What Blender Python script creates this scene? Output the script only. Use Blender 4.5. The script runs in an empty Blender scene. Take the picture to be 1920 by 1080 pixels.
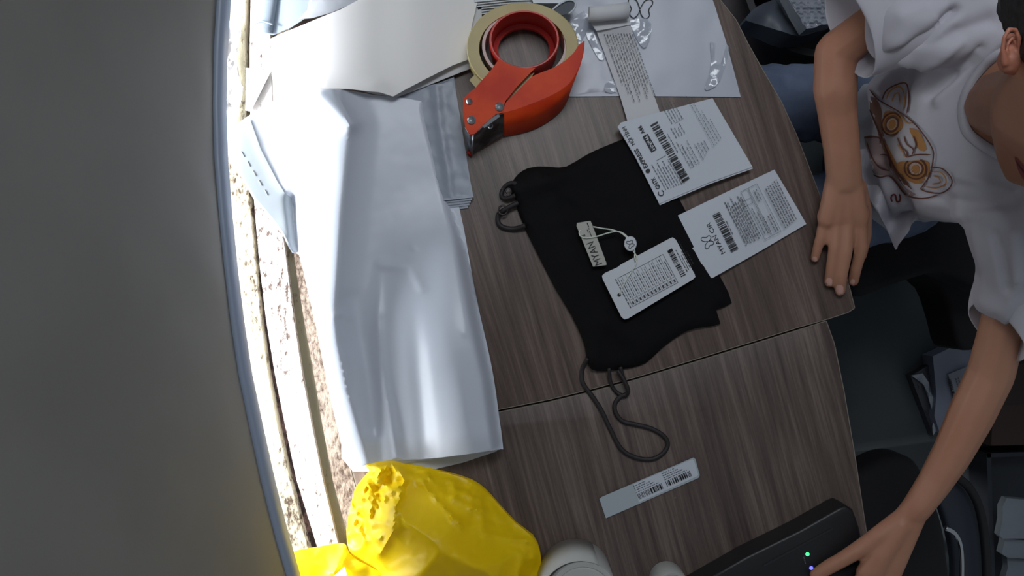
import bpy, bmesh, math, random
from mathutils import Vector, Matrix, noise
from mathutils.geometry import delaunay_2d_cdt
from mathutils.bvhtree import BVHTree
random.seed(7)
SC = bpy.context.scene
COL = SC.collection
H = 1.2          # camera height above the desk top (desk top is z = 0, floor is z = -0.75)
F = 1620.0       # focal length in pixels of the 1920 px wide frame

# ------------------------------------------------------------------ camera, world, lights
cam_d = bpy.data.cameras.new('camera'); cam = bpy.data.objects.new('camera', cam_d); COL.objects.link(cam)
cam.location = (0, 0, H); cam.rotation_euler = (0, 0, 0)
cam_d.sensor_width = 36.0; cam_d.lens = 36.0 * F / 1920.0; cam_d.clip_start = 0.02; cam_d.clip_end = 30
SC.camera = cam
SC.view_settings.view_transform = 'Standard'; SC.view_settings.look = 'None'
SC.view_settings.gamma = 1.0; SC.view_settings.use_curve_mapping = False
SC.view_settings.exposure = 0.0
SC.render.film_transparent = False
w = bpy.data.worlds.new('world'); SC.world = w; w.use_nodes = True
w.node_tree.nodes['Background'].inputs[0].default_value = (0.80, 0.90, 1.0, 1)
w.node_tree.nodes['Background'].inputs[1].default_value = 0.17
def light(name, kind, loc, rot, energy, color, **kw):
    l = bpy.data.lights.new(name, kind); l.energy = energy; l.color = color
    for k, v in kw.items(): setattr(l, k, v)
    o = bpy.data.objects.new(name, l); COL.objects.link(o); o.location = loc; o.rotation_euler = rot
    return o
def aim(v): return Vector(v).normalized().to_track_quat('-Z', 'Y').to_euler()
light('sun', 'SUN', (-2, 0, 2), aim((1.0, 0.05, -0.62)), 7.0, (1.0, 0.985, 0.96), angle=math.radians(10))
light('sky_through_window', 'AREA', (-0.80, 0.0, 0.22), aim((1, 0, -0.25)), 29.0, (0.90, 0.95, 1.0), shape='RECTANGLE', size=1.6, size_y=0.45)
light('added_overhead_fill', 'AREA', (0.15, 0.75, 1.75), aim((0.15, -0.35, -1)), 11.5, (0.88, 0.94, 1.0), shape='RECTANGLE', size=0.9, size_y=0.35)  # unseen overhead fill, added to brighten the figure and the room side

# ------------------------------------------------------------------ helpers
def lin(c):
    r = []
    for v in c[:3]:
        v = v / 255.0
        r.append(v / 12.92 if v <= 0.04045 else ((v + 0.055) / 1.055) ** 2.4)
    return (*r, 1.0)
def P(px, py, z=0.0):
    s = (H - z) / F
    return Vector(((px - 960) * s, (540 - py) * s, z))
def S(z): return (H - z) / F                       # metres per pixel at height z
def topx(v):
    s = F / (H - v.z)
    return 960 + v.x * s, 540 - v.y * s
def smooth(pts, n=4, closed=True):
    out = []; N = len(pts)
    rng = range(N) if closed else range(N - 1)
    for i in rng:
        if closed: p0, p1, p2, p3 = pts[i - 1], pts[i], pts[(i + 1) % N], pts[(i + 2) % N]
        else: p0, p1, p2, p3 = pts[max(i - 1, 0)], pts[i], pts[i + 1], pts[min(i + 2, N - 1)]
        for k in range(n):
            t = k / n
            out.append(tuple(0.5 * (2 * b + (c - a) * t + (2 * a - 5 * b + 4 * c - d) * t * t + (-a + 3 * b - 3 * c + d) * t ** 3)
                             for a, b, c, d in zip(p0, p1, p2, p3)))
    if not closed: out.append(tuple(pts[-1]))
    return out
def interp(tab, y):
    if y <= tab[0][0]: return tab[0][1]
    for (a, b), (c, d) in zip(tab, tab[1:]):
        if y <= c: return b + (d - b) * (y - a) / (c - a)
    return tab[-1][1]
def seg_dist(px, py, line):
    best = 1e9; side = 1
    for (x0, y0), (x1, y1) in zip(line, line[1:]):
        dx, dy = x1 - x0, y1 - y0; L = dx * dx + dy * dy
        t = max(0, min(1, ((px - x0) * dx + (py - y0) * dy) / L)) if L else 0
        d = math.hypot(px - x0 - t * dx, py - y0 - t * dy)
        if d < best: best = d; side = 1 if dx * (py - y0) - dy * (px - x0) > 0 else -1
    return best, side
def bump(px, py, line, w, h):
    d, _ = seg_dist(px, py, line); return h * math.exp(-(d / w) ** 2)
def fold(px, py, line, w, h):                       # a crease: sharp ridge
    d, _ = seg_dist(px, py, line); return h * math.exp(-d / w)
def sstep(a, b, x):
    t = max(0, min(1, (x - a) / (b - a))); return t * t * (3 - 2 * t)
def nz(x, y, s, seed=0.0): return noise.noise(Vector((x * s, y * s, seed)))

MATS = {}
def mat(name, c, rough=0.5, metal=0.0, spec=0.5, var=None, var_scale=8.0, bump_s=0.0, bump_scale=60.0, stretch=None, trans=0.0, alpha=1.0, emit=None, rot=0.0, sheen=0.0, coat=0.0, lo=0.4, hi=0.6, detail=5.0, sss=0.0):
    if name in MATS: return MATS[name]
    m = bpy.data.materials.new(name); m.use_nodes = True; MATS[name] = m
    nt = m.node_tree; b = nt.nodes['Principled BSDF']
    b.inputs['Base Color'].default_value = lin(c); b.inputs['Roughness'].default_value = rough
    b.inputs['Metallic'].default_value = metal; b.inputs['Specular IOR Level'].default_value = spec
    b.inputs['Coat Weight'].default_value = coat; b.inputs['Sheen Weight'].default_value = sheen
    b.inputs['Alpha'].default_value = alpha
    if sss: b.inputs['Subsurface Weight'].default_value = sss; b.inputs['Subsurface Scale'].default_value = 0.008
    if trans: b.inputs['Transmission Weight'].default_value = trans
    if emit: b.inputs['Emission Color'].default_value = lin(emit[0]); b.inputs['Emission Strength'].default_value = emit[1]
    if var or bump_s:
        tc = nt.nodes.new('ShaderNodeTexCoord'); mp = nt.nodes.new('ShaderNodeMapping')
        nt.links.new(tc.outputs['Object'], mp.inputs['Vector'])
        mp.inputs['Rotation'].default_value = (0, 0, rot)
        if stretch: mp.inputs['Scale'].default_value = stretch
    if var:
        n = nt.nodes.new('ShaderNodeTexNoise'); n.inputs['Scale'].default_value = var_scale; n.inputs['Detail'].default_value = detail
        r = nt.nodes.new('ShaderNodeValToRGB'); r.color_ramp.elements[0].position = lo; r.color_ramp.elements[1].position = hi
        r.color_ramp.elements[0].color = lin(c); r.color_ramp.elements[1].color = lin(var)
        nt.links.new(mp.outputs[0], n.inputs['Vector']); nt.links.new(n.outputs['Fac'], r.inputs[0]); nt.links.new(r.outputs[0], b.inputs['Base Color'])
    if bump_s:
        n2 = nt.nodes.new('ShaderNodeTexNoise'); n2.inputs['Scale'].default_value = bump_scale; n2.inputs['Detail'].default_value = 4
        bp = nt.nodes.new('ShaderNodeBump'); bp.inputs['Strength'].default_value = bump_s; bp.inputs['Distance'].default_value = 0.002
        nt.links.new(mp.outputs[0], n2.inputs['Vector']); nt.links.new(n2.outputs['Fac'], bp.inputs['Height']); nt.links.new(bp.outputs[0], b.inputs['Normal'])
    return m

def empty(name, loc, label=None, cat=None, group=None):
    o = bpy.data.objects.new(name, None); COL.objects.link(o); o.location = loc; o.empty_display_size = 0.02
    if label: tag(o, label, cat, group)
    return o
def tag(o, label, cat, group=None, kind=None):
    o['label'] = label; o['category'] = cat
    if group: o['group'] = group
    if kind: o['kind'] = kind
    return o
def link(name, me, m, parent=None, center=True, shade=True):
    o = bpy.data.objects.new(name, me); COL.objects.link(o)
    if m: me.materials.append(m)
    if shade:
        for p in me.polygons: p.use_smooth = True
    if parent is None and center and len(me.vertices):
        n = len(me.vertices); c = sum((v.co for v in me.vertices), Vector()) / n
        zmin = min(v.co.z for v in me.vertices); c.z = zmin
        me.transform(Matrix.Translation(-c)); o.location = c
    if parent is not None:
        o.parent = parent; o.matrix_parent_inverse = Matrix.Translation(-parent.location)
    return o
def from_bm(name, bm, m, parent=None, shade=True, center=True):
    bmesh.ops.recalc_face_normals(bm, faces=bm.faces)
    me = bpy.data.meshes.new(name); bm.to_mesh(me); bm.free()
    return link(name, me, m, parent, center, shade)
def cdt(outline, step):
    xs = [p[0] for p in outline]; ys = [p[1] for p in outline]
    pts = [Vector((p[0], p[1])) for p in outline]; n = len(pts)
    if step:
        y = min(ys) + step * 0.5; row = 0
        while y < max(ys):
            x = min(xs) + step * (0.25 + 0.5 * (row % 2))
            while x < max(xs):
                # keep off the outline
                ins = False; j = n - 1; near = False
                for i in range(n):
                    xi, yi = outline[i][0], outline[i][1]; xj, yj = outline[j][0], outline[j][1]
                    if (yi > y) != (yj > y) and x < (xj - xi) * (y - yi) / (yj - yi) + xi: ins = not ins
                    j = i
                if ins:
                    d, _ = seg_dist(x, y, list(outline) + [outline[0]])
                    if d > step * 0.35: pts.append(Vector((x, y)))
                x += step
            y += step * 0.87; row += 1
    r = delaunay_2d_cdt(pts, [], [list(range(n))], 1, 1e-5)
    return r[0], [tuple(f) for f in r[2]]
def sheet(name, outline, zf, m, parent=None, thick=0.0006, step=12, sm=0, shade=True, flat_bottom=None, proj=None):
    """a thin sheet whose outline is known at its own height; zf(px,py) gives that height"""
    if sm: outline = smooth(outline, sm)
    if not callable(zf):
        z0 = zf; zf = lambda x, y: z0
    vs, fs = cdt(outline, step)
    used = sorted({i for f in fs for i in f}); ix = {u: k for k, u in enumerate(used)}
    bm = bmesh.new(); top = []; bot = []
    for u in used:
        x, y = vs[u]; z = zf(x, y); p = P(x, y, z); top.append(bm.verts.new(p))
        q = p.copy(); q.z = flat_bottom if flat_bottom is not None else z - thick
        bot.append(bm.verts.new(q))
    cnt = {}
    for f in fs:
        a, b, c = (ix[i] for i in f)
        bm.faces.new((top[a], top[c], top[b])); bm.faces.new((bot[a], bot[b], bot[c]))
        for e in ((a, b), (b, c), (c, a)):
            k = tuple(sorted(e)); cnt[k] = cnt.get(k, 0) + 1
    for (a, b), n in cnt.items():
        if n == 1:
            try: bm.faces.new((top[a], top[b], bot[b], bot[a]))
            except ValueError: pass
    o = from_bm(name, bm, m, parent, shade and step > 0)
    sharpen(o, 50)
    return o
def sharpen(o, deg=40):
    me = o.data; bm = bmesh.new(); bm.from_mesh(me); a = math.radians(deg)
    for e in bm.edges:
        if len(e.link_faces) == 2 and e.calc_face_angle(0) > a: e.smooth = False
    bm.to_mesh(me); bm.free()
def prism(name, outline, z0, z1, m, parent=None, bevel=0.0, sm=0):
    if sm: outline = smooth(outline, sm)
    bm = bmesh.new()
    vs = [bm.verts.new(P(x, y, z1)) for x, y in outline]
    f = bm.faces.new(vs); r = bmesh.ops.extrude_face_region(bm, geom=[f])
    for v in r['geom']:
        if isinstance(v, bmesh.types.BMVert): v.co.z = z0
    bmesh.ops.recalc_face_normals(bm, faces=bm.faces)
    if bevel:
        es = [e for e in bm.edges if abs(e.verts[0].co.z - z1) < 1e-6 and abs(e.verts[1].co.z - z1) < 1e-6]
        bmesh.ops.bevel(bm, geom=es, offset=bevel, segments=3, profile=0.5, affect='EDGES')
    o = from_bm(name, bm, m, parent); sharpen(o, 35); return o
def box(name, c, size, m, parent=None, rz=0.0, bevel=0.002, rot=None):
    bm = bmesh.new(); bmesh.ops.create_cube(bm, size=1)
    bmesh.ops.scale(bm, vec=size, verts=bm.verts)
    if bevel: bmesh.ops.bevel(bm, geom=bm.edges[:], offset=bevel, segments=2, profile=0.5, affect='EDGES')
    R = Matrix.Rotation(rz, 4, 'Z') if rot is None else rot
    bmesh.ops.transform(bm, matrix=Matrix.Translation(Vector(c)) @ R, verts=bm.verts)
    o = from_bm(name, bm, m, parent); sharpen(o, 35); return o
def tube_bm(bm, pts, r, seg=10, flat=1.0, cap=True, closed=False):
    """pts: Vectors; r: number or list; flat: vertical squash"""
    n = len(pts); rings = []
    rr = r if isinstance(r, (list, tuple)) else [r] * n
    up = Vector((0, 0, 1))
    for i, p in enumerate(pts):
        if closed: t = (pts[(i + 1) % n] - pts[i - 1])
        else: t = pts[min(i + 1, n - 1)] - pts[max(i - 1, 0)]
        if t.length < 1e-9: t = Vector((1, 0, 0))
        t.normalize()
        s = t.cross(up)
        if s.length < 0.05: s = t.cross(Vector((0, 1, 0)))
        s.normalize(); u = s.cross(t).normalized()
        rings.append([bm.verts.new(p + (s * math.cos(a) + u * math.sin(a) * flat) * rr[i]) for a in [2 * math.pi * k / seg for k in range(seg)]])
    for i in range(n if closed else n - 1):
        A, B = rings[i], rings[(i + 1) % n]
        for k in range(seg): bm.faces.new((A[k], A[(k + 1) % seg], B[(k + 1) % seg], B[k]))
    if cap and not closed:
        bm.faces.new(rings[0][::-1]); bm.faces.new(rings[-1])
def tube(name, pxs, r, m, parent=None, seg=10, flat=1.0, n=5, closed=False):
    """pxs: (px,py,z) path; r in metres"""
    pts = [P(*p) for p in (smooth(pxs, n, closed) if n else pxs)]
    bm = bmesh.new(); tube_bm(bm, pts, r, seg, flat, closed=closed)
    return from_bm(name, bm, m, parent)
def lathe(name, c, prof, m, parent=None, seg=64, sy=1.0, rot=None):
    """prof: (radius, z) closed loop"""
    bm = bmesh.new(); rings = []
    for r, z in prof:
        rings.append([bm.verts.new((r * math.cos(2 * math.pi * k / seg), r * math.sin(2 * math.pi * k / seg) * sy, z)) for k in range(seg)])
    for i in range(len(rings)):
        A, B = rings[i], rings[(i + 1) % len(rings)]
        for k in range(seg): bm.faces.new((A[k], A[(k + 1) % seg], B[(k + 1) % seg], B[k]))
    M = Matrix.Translation(Vector(c)) @ (rot if rot is not None else Matrix())
    bmesh.ops.transform(bm, matrix=M, verts=bm.verts)
    o = from_bm(name, bm, m, parent); sharpen(o, 35); return o

# ---- flat print: rectangles and lettering gathered into one thin mesh, in a local frame of pixels
_txt = {}
def text_me(s, bold=0.0):
    k = (s, bold)
    if k in _txt: return _txt[k]
    cu = bpy.data.curves.new('t', 'FONT'); cu.body = s; cu.size = 1.0; cu.offset = bold; cu.resolution_u = 2
    o = bpy.data.objects.new('t', cu); COL.objects.link(o)
    dg = bpy.context.evaluated_depsgraph_get(); dg.update()
    me = bpy.data.meshes.new_from_object(o.evaluated_get(dg))
    vs = [v.co.xy.copy() for v in me.vertices]; fs = [tuple(p.vertices) for p in me.polygons]
    bpy.data.objects.remove(o); bpy.data.curves.remove(cu); bpy.data.meshes.remove(me)
    x0 = min(v.x for v in vs); x1 = max(v.x for v in vs)
    _txt[k] = (vs, fs, x0, x1); return _txt[k]
class Print:
    def __init__(s, origin, deg, z):
        """origin px of local (0,0); deg: reading direction, anticlockwise from image right"""
        s.v = []; s.f = []; s.o = origin; a = math.radians(deg); s.dx = (math.cos(a), -math.sin(a)); s.dy = (-math.sin(a), -math.cos(a)); s.z = z
    def to(s, x, y): return (s.o[0] + x * s.dx[0] + y * s.dy[0], s.o[1] + x * s.dx[1] + y * s.dy[1])
    def poly(s, pts):
        b = len(s.v)
        for x, y in pts:
            q = s.to(x, y); s.v.append(P(q[0], q[1], s.z))
        s.f.append(tuple(range(b, b + len(pts))))
    def rect(s, x, y, w, h): s.poly([(x, y), (x + w, y), (x + w, y + h), (x, y + h)])
    def line(s, pts, w, closed=False):
        n = len(pts)
        for i in range(n if closed else n - 1):
            (x0, y0), (x1, y1) = pts[i], pts[(i + 1) % n]
            L = math.hypot(x1 - x0, y1 - y0) or 1; nx, ny = -(y1 - y0) / L * w / 2, (x1 - x0) / L * w / 2
            s.poly([(x0 + nx, y0 + ny), (x1 + nx, y1 + ny), (x1 - nx, y1 - ny), (x0 - nx, y0 - ny)])
    def frame(s, x, y, w, h, t): s.line([(x, y), (x + w, y), (x + w, y + h), (x, y + h)], t, True)
    def text(s, t, x, y, size, width=None, bold=0.0):
        vs, fs, x0, x1 = text_me(t, bold); kx = size if width is None else width / (x1 - x0)
        b = len(s.v)
        for v in vs:
            q = s.to(x + (v.x - x0) * kx, y + v.y * size); s.v.append(P(q[0], q[1], s.z))
        for f in fs: s.f.append(tuple(b + i for i in f))
    def fine(s, x, y, w, h=1.5, seed=0, gap=0.25):       # a row too small to read
        r = random.Random(seed * 131 + int(x * 7 + y * 13)); e = x + w
        while x < e:
            l = r.uniform(2.0, 8.0); l = min(l, e - x)
            k = 0
            while k < l:
                u = min(1.3, l - k); hh = h * r.uniform(0.6, 1.0); s.rect(x + k, y + r.uniform(0, h - hh), u * 0.72, hh); k += 1.3
            x += l + 1.2 + r.random() * gap * 4
    def bars(s, x, y, w, h, seed=1, unit=1.3):
        r = random.Random(seed); e = x + w
        while x < e:
            b = r.choice((1, 1, 2, 3)) * unit * 0.8; s.rect(x, y, min(b, e - x), h); x += b + r.choice((1, 1, 2)) * unit * 0.8
    def build(s, name, m, parent):
        me = bpy.data.meshes.new(name); me.from_pydata(s.v, [], s.f); me.update()
        return link(name, me, m, parent, shade=False)
INK = mat('black_ink', (22, 22, 26), 0.6)
INK2 = mat('grey_ink', (62, 62, 68), 0.6)
def butterfly(p, cx, cy, s, w):
    for sg in (-1, 1):
        pts = [(0, 0.05), (0.35, 0.75), (0.85, 0.95), (1.05, 0.6), (0.75, 0.05), (0.85, -0.45), (0.5, -0.75), (0.15, -0.45), (0, -0.05)]
        p.line(smooth([(cx + sg * a * s, cy + b * s) for a, b in pts], 4, False), w)

# ------------------------------------------------------------------ the setting
R_T = [(-40, 433), (0, 430), (100, 424), (200, 422), (300, 425), (400, 433), (500, 443), (600, 455), (700, 470), (800, 491), (900, 513), (1000, 538), (1080, 561), (1180, 592)]
AB = [(-40, 460), (0, 459), (100, 458), (200, 459), (300, 461), (400, 468), (500, 478), (600, 487), (700, 501), (800, 519), (900, 542), (1000, 568), (1100, 597), (1180, 622)]
BC = [(-40, 472), (0, 471), (100, 469), (200, 470), (300, 472), (400, 479), (500, 488), (600, 500), (700, 516), (800, 536), (900, 557), (1000, 588), (1100, 617), (1180, 641)]
CD = [(-40, 505), (0, 505), (100, 506), (200, 510), (300, 515), (400, 524), (500, 537), (600, 550), (700, 565), (800, 584), (900, 604), (1000, 628), (1100, 653), (1180, 676)]
DE = [(-40, 518), (0, 518), (100, 520), (200, 524), (300, 531), (400, 541), (500, 554), (600, 570), (700, 588), (800, 605), (900, 624), (1000, 650), (1100, 677), (1180, 700)]
EF = [(-40, 540), (0, 541), (100, 545), (200, 550), (300, 556), (400, 565), (500, 577), (600, 594), (700, 613), (800, 636), (900, 664), (1000, 690), (1100, 716), (1180, 738)]
LL = [(y, x - 130) for y, x in R_T]
YS = list(range(-40, 1181, 20))
def band(l, r, dl=0, dr=0): return [(interp(l, y) + dl, y) for y in YS] + [(interp(r, y) + dr, y) for y in reversed(YS)]

m_floor = mat('dark_floor', (70, 76, 79), 0.75, var=(62, 68, 72), var_scale=5, bump_s=0.1)
bm = bmesh.new(); bmesh.ops.create_cube(bm, size=1); bmesh.ops.scale(bm, vec=(4.0, 3.6, 0.04), verts=bm.verts); bmesh.ops.translate(bm, vec=(1.35, 0, -0.77), verts=bm.verts)
o = from_bm('floor', bm, m_floor, shade=False); o['kind'] = 'structure'
m_wall = mat('plaster', (150, 148, 142), 0.9, bump_s=0.2, bump_scale=30)
def wallbox(name, x0, x1, y0, y1, z0, z1):
    bm = bmesh.new(); bmesh.ops.create_cube(bm, size=1); bmesh.ops.scale(bm, vec=(x1 - x0, y1 - y0, z1 - z0), verts=bm.verts)
    bmesh.ops.translate(bm, vec=((x0 + x1) / 2, (y0 + y1) / 2, (z0 + z1) / 2), verts=bm.verts)
    o = from_bm(name, bm, m_wall, shade=False); o['kind'] = 'structure'; return o
wallbox('wall_left', -0.62, -0.36, -1.8, 1.8, -0.75, -0.09)
wallbox('wall_left_far', -0.62, -0.40, 0.62, 1.8, -0.09, 1.75)
wallbox('wall_left_near', -0.62, -0.40, -1.8, -0.62, -0.09, 1.75)

def dirty(name, base, dirt, lo, hi, sc):
    m = bpy.data.materials.new(name); m.use_nodes = True; nt = m.node_tree; b = nt.nodes['Principled BSDF']
    tc = nt.nodes.new('ShaderNodeTexCoord'); mp = nt.nodes.new('ShaderNodeMapping'); mp.inputs['Rotation'].default_value = (0, 0, math.radians(-8)); mp.inputs['Scale'].default_value = (1.6, 0.75, 1)
    n1 = nt.nodes.new('ShaderNodeTexNoise'); n1.inputs['Scale'].default_value = sc; n1.inputs['Detail'].default_value = 9; n1.inputs['Roughness'].default_value = 0.72
    n2 = nt.nodes.new('ShaderNodeTexNoise'); n2.inputs['Scale'].default_value = 9; n2.inputs['Detail'].default_value = 2
    ad = nt.nodes.new('ShaderNodeMath'); ad.operation = 'MULTIPLY_ADD'; ad.inputs[1].default_value = 0.45; 
    r = nt.nodes.new('ShaderNodeValToRGB'); e = r.color_ramp.elements
    e[0].position = lo; e[0].color = lin(base); e[1].position = hi; e[1].color = lin(dirt)
    nt.links.new(tc.outputs['Object'], mp.inputs[0]); nt.links.new(mp.outputs[0], n1.inputs['Vector']); nt.links.new(mp.outputs[0], n2.inputs['Vector'])
    nt.links.new(n2.outputs['Fac'], ad.inputs[0]); nt.links.new(n1.outputs['Fac'], ad.inputs[2]); nt.links.new(ad.outputs[0], r.inputs[0])
    nt.links.new(r.outputs[0], b.inputs['Base Color']); b.inputs['Roughness'].default_value = 0.8
    bp = nt.nodes.new('ShaderNodeBump'); bp.inputs['Strength'].default_value = 0.7; bp.inputs['Distance'].default_value = 0.003; bp.invert = True
    nt.links.new(ad.outputs[0], bp.inputs['Height']); nt.links.new(bp.outputs[0], b.inputs['Normal'])
    return m
m_cream = dirty('dirty_cream_paint', (196, 188, 164), (74, 56, 40), 0.735, 0.87, 95)
m_white = dirty('dirty_white_paint', (212, 206, 202), (96, 78, 68), 0.79, 0.87, 85)
m_groove = dirty('grimy_groove', (112, 88, 84), (36, 24, 24), 0.64, 0.80, 90)
m_cream2 = dirty('plain_cream_paint', (146, 141, 118), (90, 76, 56), 0.80, 0.95, 50)
m_rough = dirty('chipped_plaster', (170, 154, 140), (84, 66, 54), 0.68, 0.86, 120)
win = empty('window_1', P(500, 540, -0.05)); win['kind'] = 'structure'
def zrag(z, a=0.0016, s=0.05): return lambda x, y: z + a * nz(x, y, s, 3.1) + a * nz(x, y, s * 3, 9.2)
def strip(name, l, r, z, m, dl=0, dr=0, a=0.0016):
    o = sheet(name, band(l, r, dl, dr), zrag(z, a), m, win, step=11, flat_bottom=-0.09); return o
strip('sill_ledge', LL, AB, -0.020, m_cream, dr=1)
strip('track_groove', AB, BC, -0.038, m_groove)
strip('track_rail', BC, CD, -0.014, m_white, dl=-1, dr=1)
strip('track_lip', CD, DE, -0.024, m_cream2, dl=0, dr=0, a=0.0006)
strip('sill_edge', DE, EF, -0.018, m_rough, dl=0, dr=-1)
# upright window frame beyond the blind
m_frame = mat('window_frame_paint', (180, 182, 180), 0.5)
for yy in (-0.60, 0.60): box('frame_post', (-0.50, yy, 0.83), (0.05, 0.05, 1.84), m_frame, win)
box('frame_head', (-0.50, 0, 1.72), (0.05, 1.16, 0.05), m_frame, win)

# roller blind with its weighted bar
bl = empty('roller_blind', P(420, 540, 0.1), 'grey roller blind at the left with a blue-grey bar along its foot', 'blind')
m_bl = mat('blind_fabric', (128, 125, 121), 0.85, var=(122, 119, 115), var_scale=3, bump_s=0.05, bump_scale=400)
nt = m_bl.node_tree; b = nt.nodes['Principled BSDF']
bm = bmesh.new(); ZB = 0.10; rows = []
zs = [ZB + 0.012 + (1.70 - ZB) * (k / 60) ** 1.5 for k in range(61)]
ys = [y for y in range(-400, 1500, 16)]
def bar_x(y):
    if y < -40: return interp(R_T, -40) + (-40 - y) * 0.05
    if y > 1180: return interp(R_T, 1180) + (y - 1180) * 0.33
    return interp(R_T, y)
for z in zs:
    row = []
    for y in ys:
        p = P(bar_x(y) - 17, y, ZB)
        dx = 0.0
        # soft sideways folds running up from the bar
        dx += 0.005 * math.exp(-((y - 560 + (z - ZB) * 700) / 70) ** 2) * math.exp(-((z - 0.17) / 0.09) ** 2)
        dx += 0.004 * math.exp(-((y - 440 + (z - ZB) * 900) / 55) ** 2) * math.exp(-((z - 0.16) / 0.07) ** 2)
        dx += 0.005 * math.exp(-((y - 190 + (z - ZB) * 300) / 60) ** 2) * math.exp(-((z - 0.15) / 0.05) ** 2)
        dx *= min(1, (z - ZB - 0.012) / 0.04)
        dx += 0.004 * nz(y, z * 900, 0.006, 2.0) * min(1, (z - ZB) * 8)
        row.append(bm.verts.new((p.x + dx - 0.03 * (z - ZB), p.y, z)))
    rows.append(row)
for a, b2 in zip(rows, rows[1:]):
    for k in range(len(ys) - 1): bm.faces.new((a[k], a[k + 1], b2[k + 1], b2[k]))
fab = from_bm('fabric', bm, m_bl, bl)
sm_ = fab.modifiers.new('s', 'SOLIDIFY'); sm_.thickness = 0.0012; sm_.offset = -1
m_bar = mat('blue_grey_bar', (140, 150, 168), 0.4, spec=0.4)
bm = bmesh.new(); rings = []
for y in ys:
    xr = bar_x(y); wpx = 19 if y < 600 else 19 + (y - 600) * 0.008
    A = P(xr - wpx, y, ZB); B = P(xr, y, ZB)
    prof = [(0, -0.010), (0, 0.012), (0.25, 0.016), (0.75, 0.014), (0.95, 0.004), (1, -0.006), (0.8, -0.014), (0.25, -0.015)]
    rings.append([bm.verts.new((A.x + (B.x - A.x) * u, A.y, ZB + h)) for u, h in prof])
for a, b2 in zip(rings, rings[1:]):
    for k in range(8): bm.faces.new((a[k], a[(k + 1) % 8], b2[(k + 1) % 8], b2[k]))
bm.faces.new(rings[0]); bm.faces.new(rings[-1][::-1])
from_bm('bottom_bar', bm, m_bar, bl)

# ------------------------------------------------------------------ desks
def wood(name, rot, c1, c2, c3):
    m = bpy.data.materials.new(name); m.use_nodes = True; nt = m.node_tree; b = nt.nodes['Principled BSDF']
    tc = nt.nodes.new('ShaderNodeTexCoord')
    r0 = nt.nodes.new('ShaderNodeMapping'); r0.inputs['Rotation'].default_value = (0, 0, rot)
    nt.links.new(tc.outputs['Object'], r0.inputs[0])
    def nzn(sc, stretch, det, rough=0.6, dist=0.0):
        mp = nt.nodes.new('ShaderNodeMapping'); mp.inputs['Scale'].default_value = stretch
        n = nt.nodes.new('ShaderNodeTexNoise'); n.inputs['Scale'].default_value = sc; n.inputs['Detail'].default_value = det; n.inputs['Roughness'].default_value = rough; n.inputs['Distortion'].default_value = dist
        nt.links.new(r0.outputs[0], mp.inputs[0]); nt.links.new(mp.outputs[0], n.inputs['Vector']); return n
    broad = nzn(22, (1.0, 0.06, 1), 3, 0.55, 0.3)
    fine = nzn(110, (1.0, 0.035, 1), 6, 0.75, 0.2)
    fig = nzn(5, (1.0, 0.10, 1), 1, 0.5, 0.3)
    mul = nt.nodes.new('ShaderNodeMath'); mul.operation = 'MULTIPLY'; mul.inputs[1].default_value = 22
    si = nt.nodes.new('ShaderNodeMath'); si.operation = 'SINE'
    nt.links.new(fig.outputs['Fac'], mul.inputs[0]); nt.links.new(mul.outputs[0], si.inputs[0])
    s1 = nt.nodes.new('ShaderNodeMath'); s1.operation = 'MULTIPLY_ADD'; s1.inputs[1].default_value = 0.035
    nt.links.new(si.outputs[0], s1.inputs[0]); nt.links.new(fine.outputs['Fac'], s1.inputs[2])
    mx = nt.nodes.new('ShaderNodeMath'); mx.operation = 'MULTIPLY_ADD'; mx.inputs[1].default_value = 0.38
    nt.links.new(broad.outputs['Fac'], mx.inputs[0]); nt.links.new(s1.outputs[0], mx.inputs[2])
    rp = nt.nodes.new('ShaderNodeValToRGB'); e = rp.color_ramp.elements
    e[0].position = 0.46; e[0].color = lin(c1); e[1].position = 0.92; e[1].color = lin(c3)
    k = e.new(0.70); k.color = lin(c2)
    nt.links.new(mx.outputs[0], rp.inputs[0])
    # pale chips and scuffs
    sp = nt.nodes.new('ShaderNodeTexNoise'); sp.inputs['Scale'].default_value = 95; sp.inputs['Detail'].default_value = 2
    nt.links.new(tc.outputs['Object'], sp.inputs['Vector'])
    r2 = nt.nodes.new('ShaderNodeValToRGB'); r2.color_ramp.elements[0].position = 0.755; r2.color_ramp.elements[1].position = 0.80
    nt.links.new(sp.outputs['Fac'], r2.inputs[0])
    mc = nt.nodes.new('ShaderNodeMixRGB'); mc.inputs[2].default_value = lin((150, 146, 140))
    nt.links.new(r2.outputs[0], mc.inputs[0]); nt.links.new(rp.outputs[0], mc.inputs[1]); nt.links.new(mc.outputs[0], b.inputs['Base Color'])
    bp = nt.nodes.new('ShaderNodeBump'); bp.inputs['Strength'].default_value = 0.35; bp.inputs['Distance'].default_value = 0.001
    nt.links.new(mx.outputs[0], bp.inputs['Height']); nt.links.new(bp.outputs[0], b.inputs['Normal'])
    b.inputs['Roughness'].default_value = 0.42; b.inputs['Specular IOR Level'].default_value = 0.45
    return m
m_wood = wood('dark_wood', math.radians(-17), (66, 53, 48), (98, 82, 75), (130, 113, 104))
m_wood2 = wood('dark_wood_second', math.radians(-15), (65, 53, 49), (96, 82, 76), (127, 112, 105))
m_edge = mat('pale_board_edge', (128, 118, 108), 0.7, bump_s=0.3, bump_scale=200)
m_leg = mat('black_steel', (22, 22, 24), 0.5)
joint = [(1602, 577), (1590, 585), (1550, 598), (1500, 612), (1400, 643), (1300, 674), (1190, 707), (1100, 731), (1030, 748), (935, 767), (850, 786), (760, 804), (640, 828)]
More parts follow.
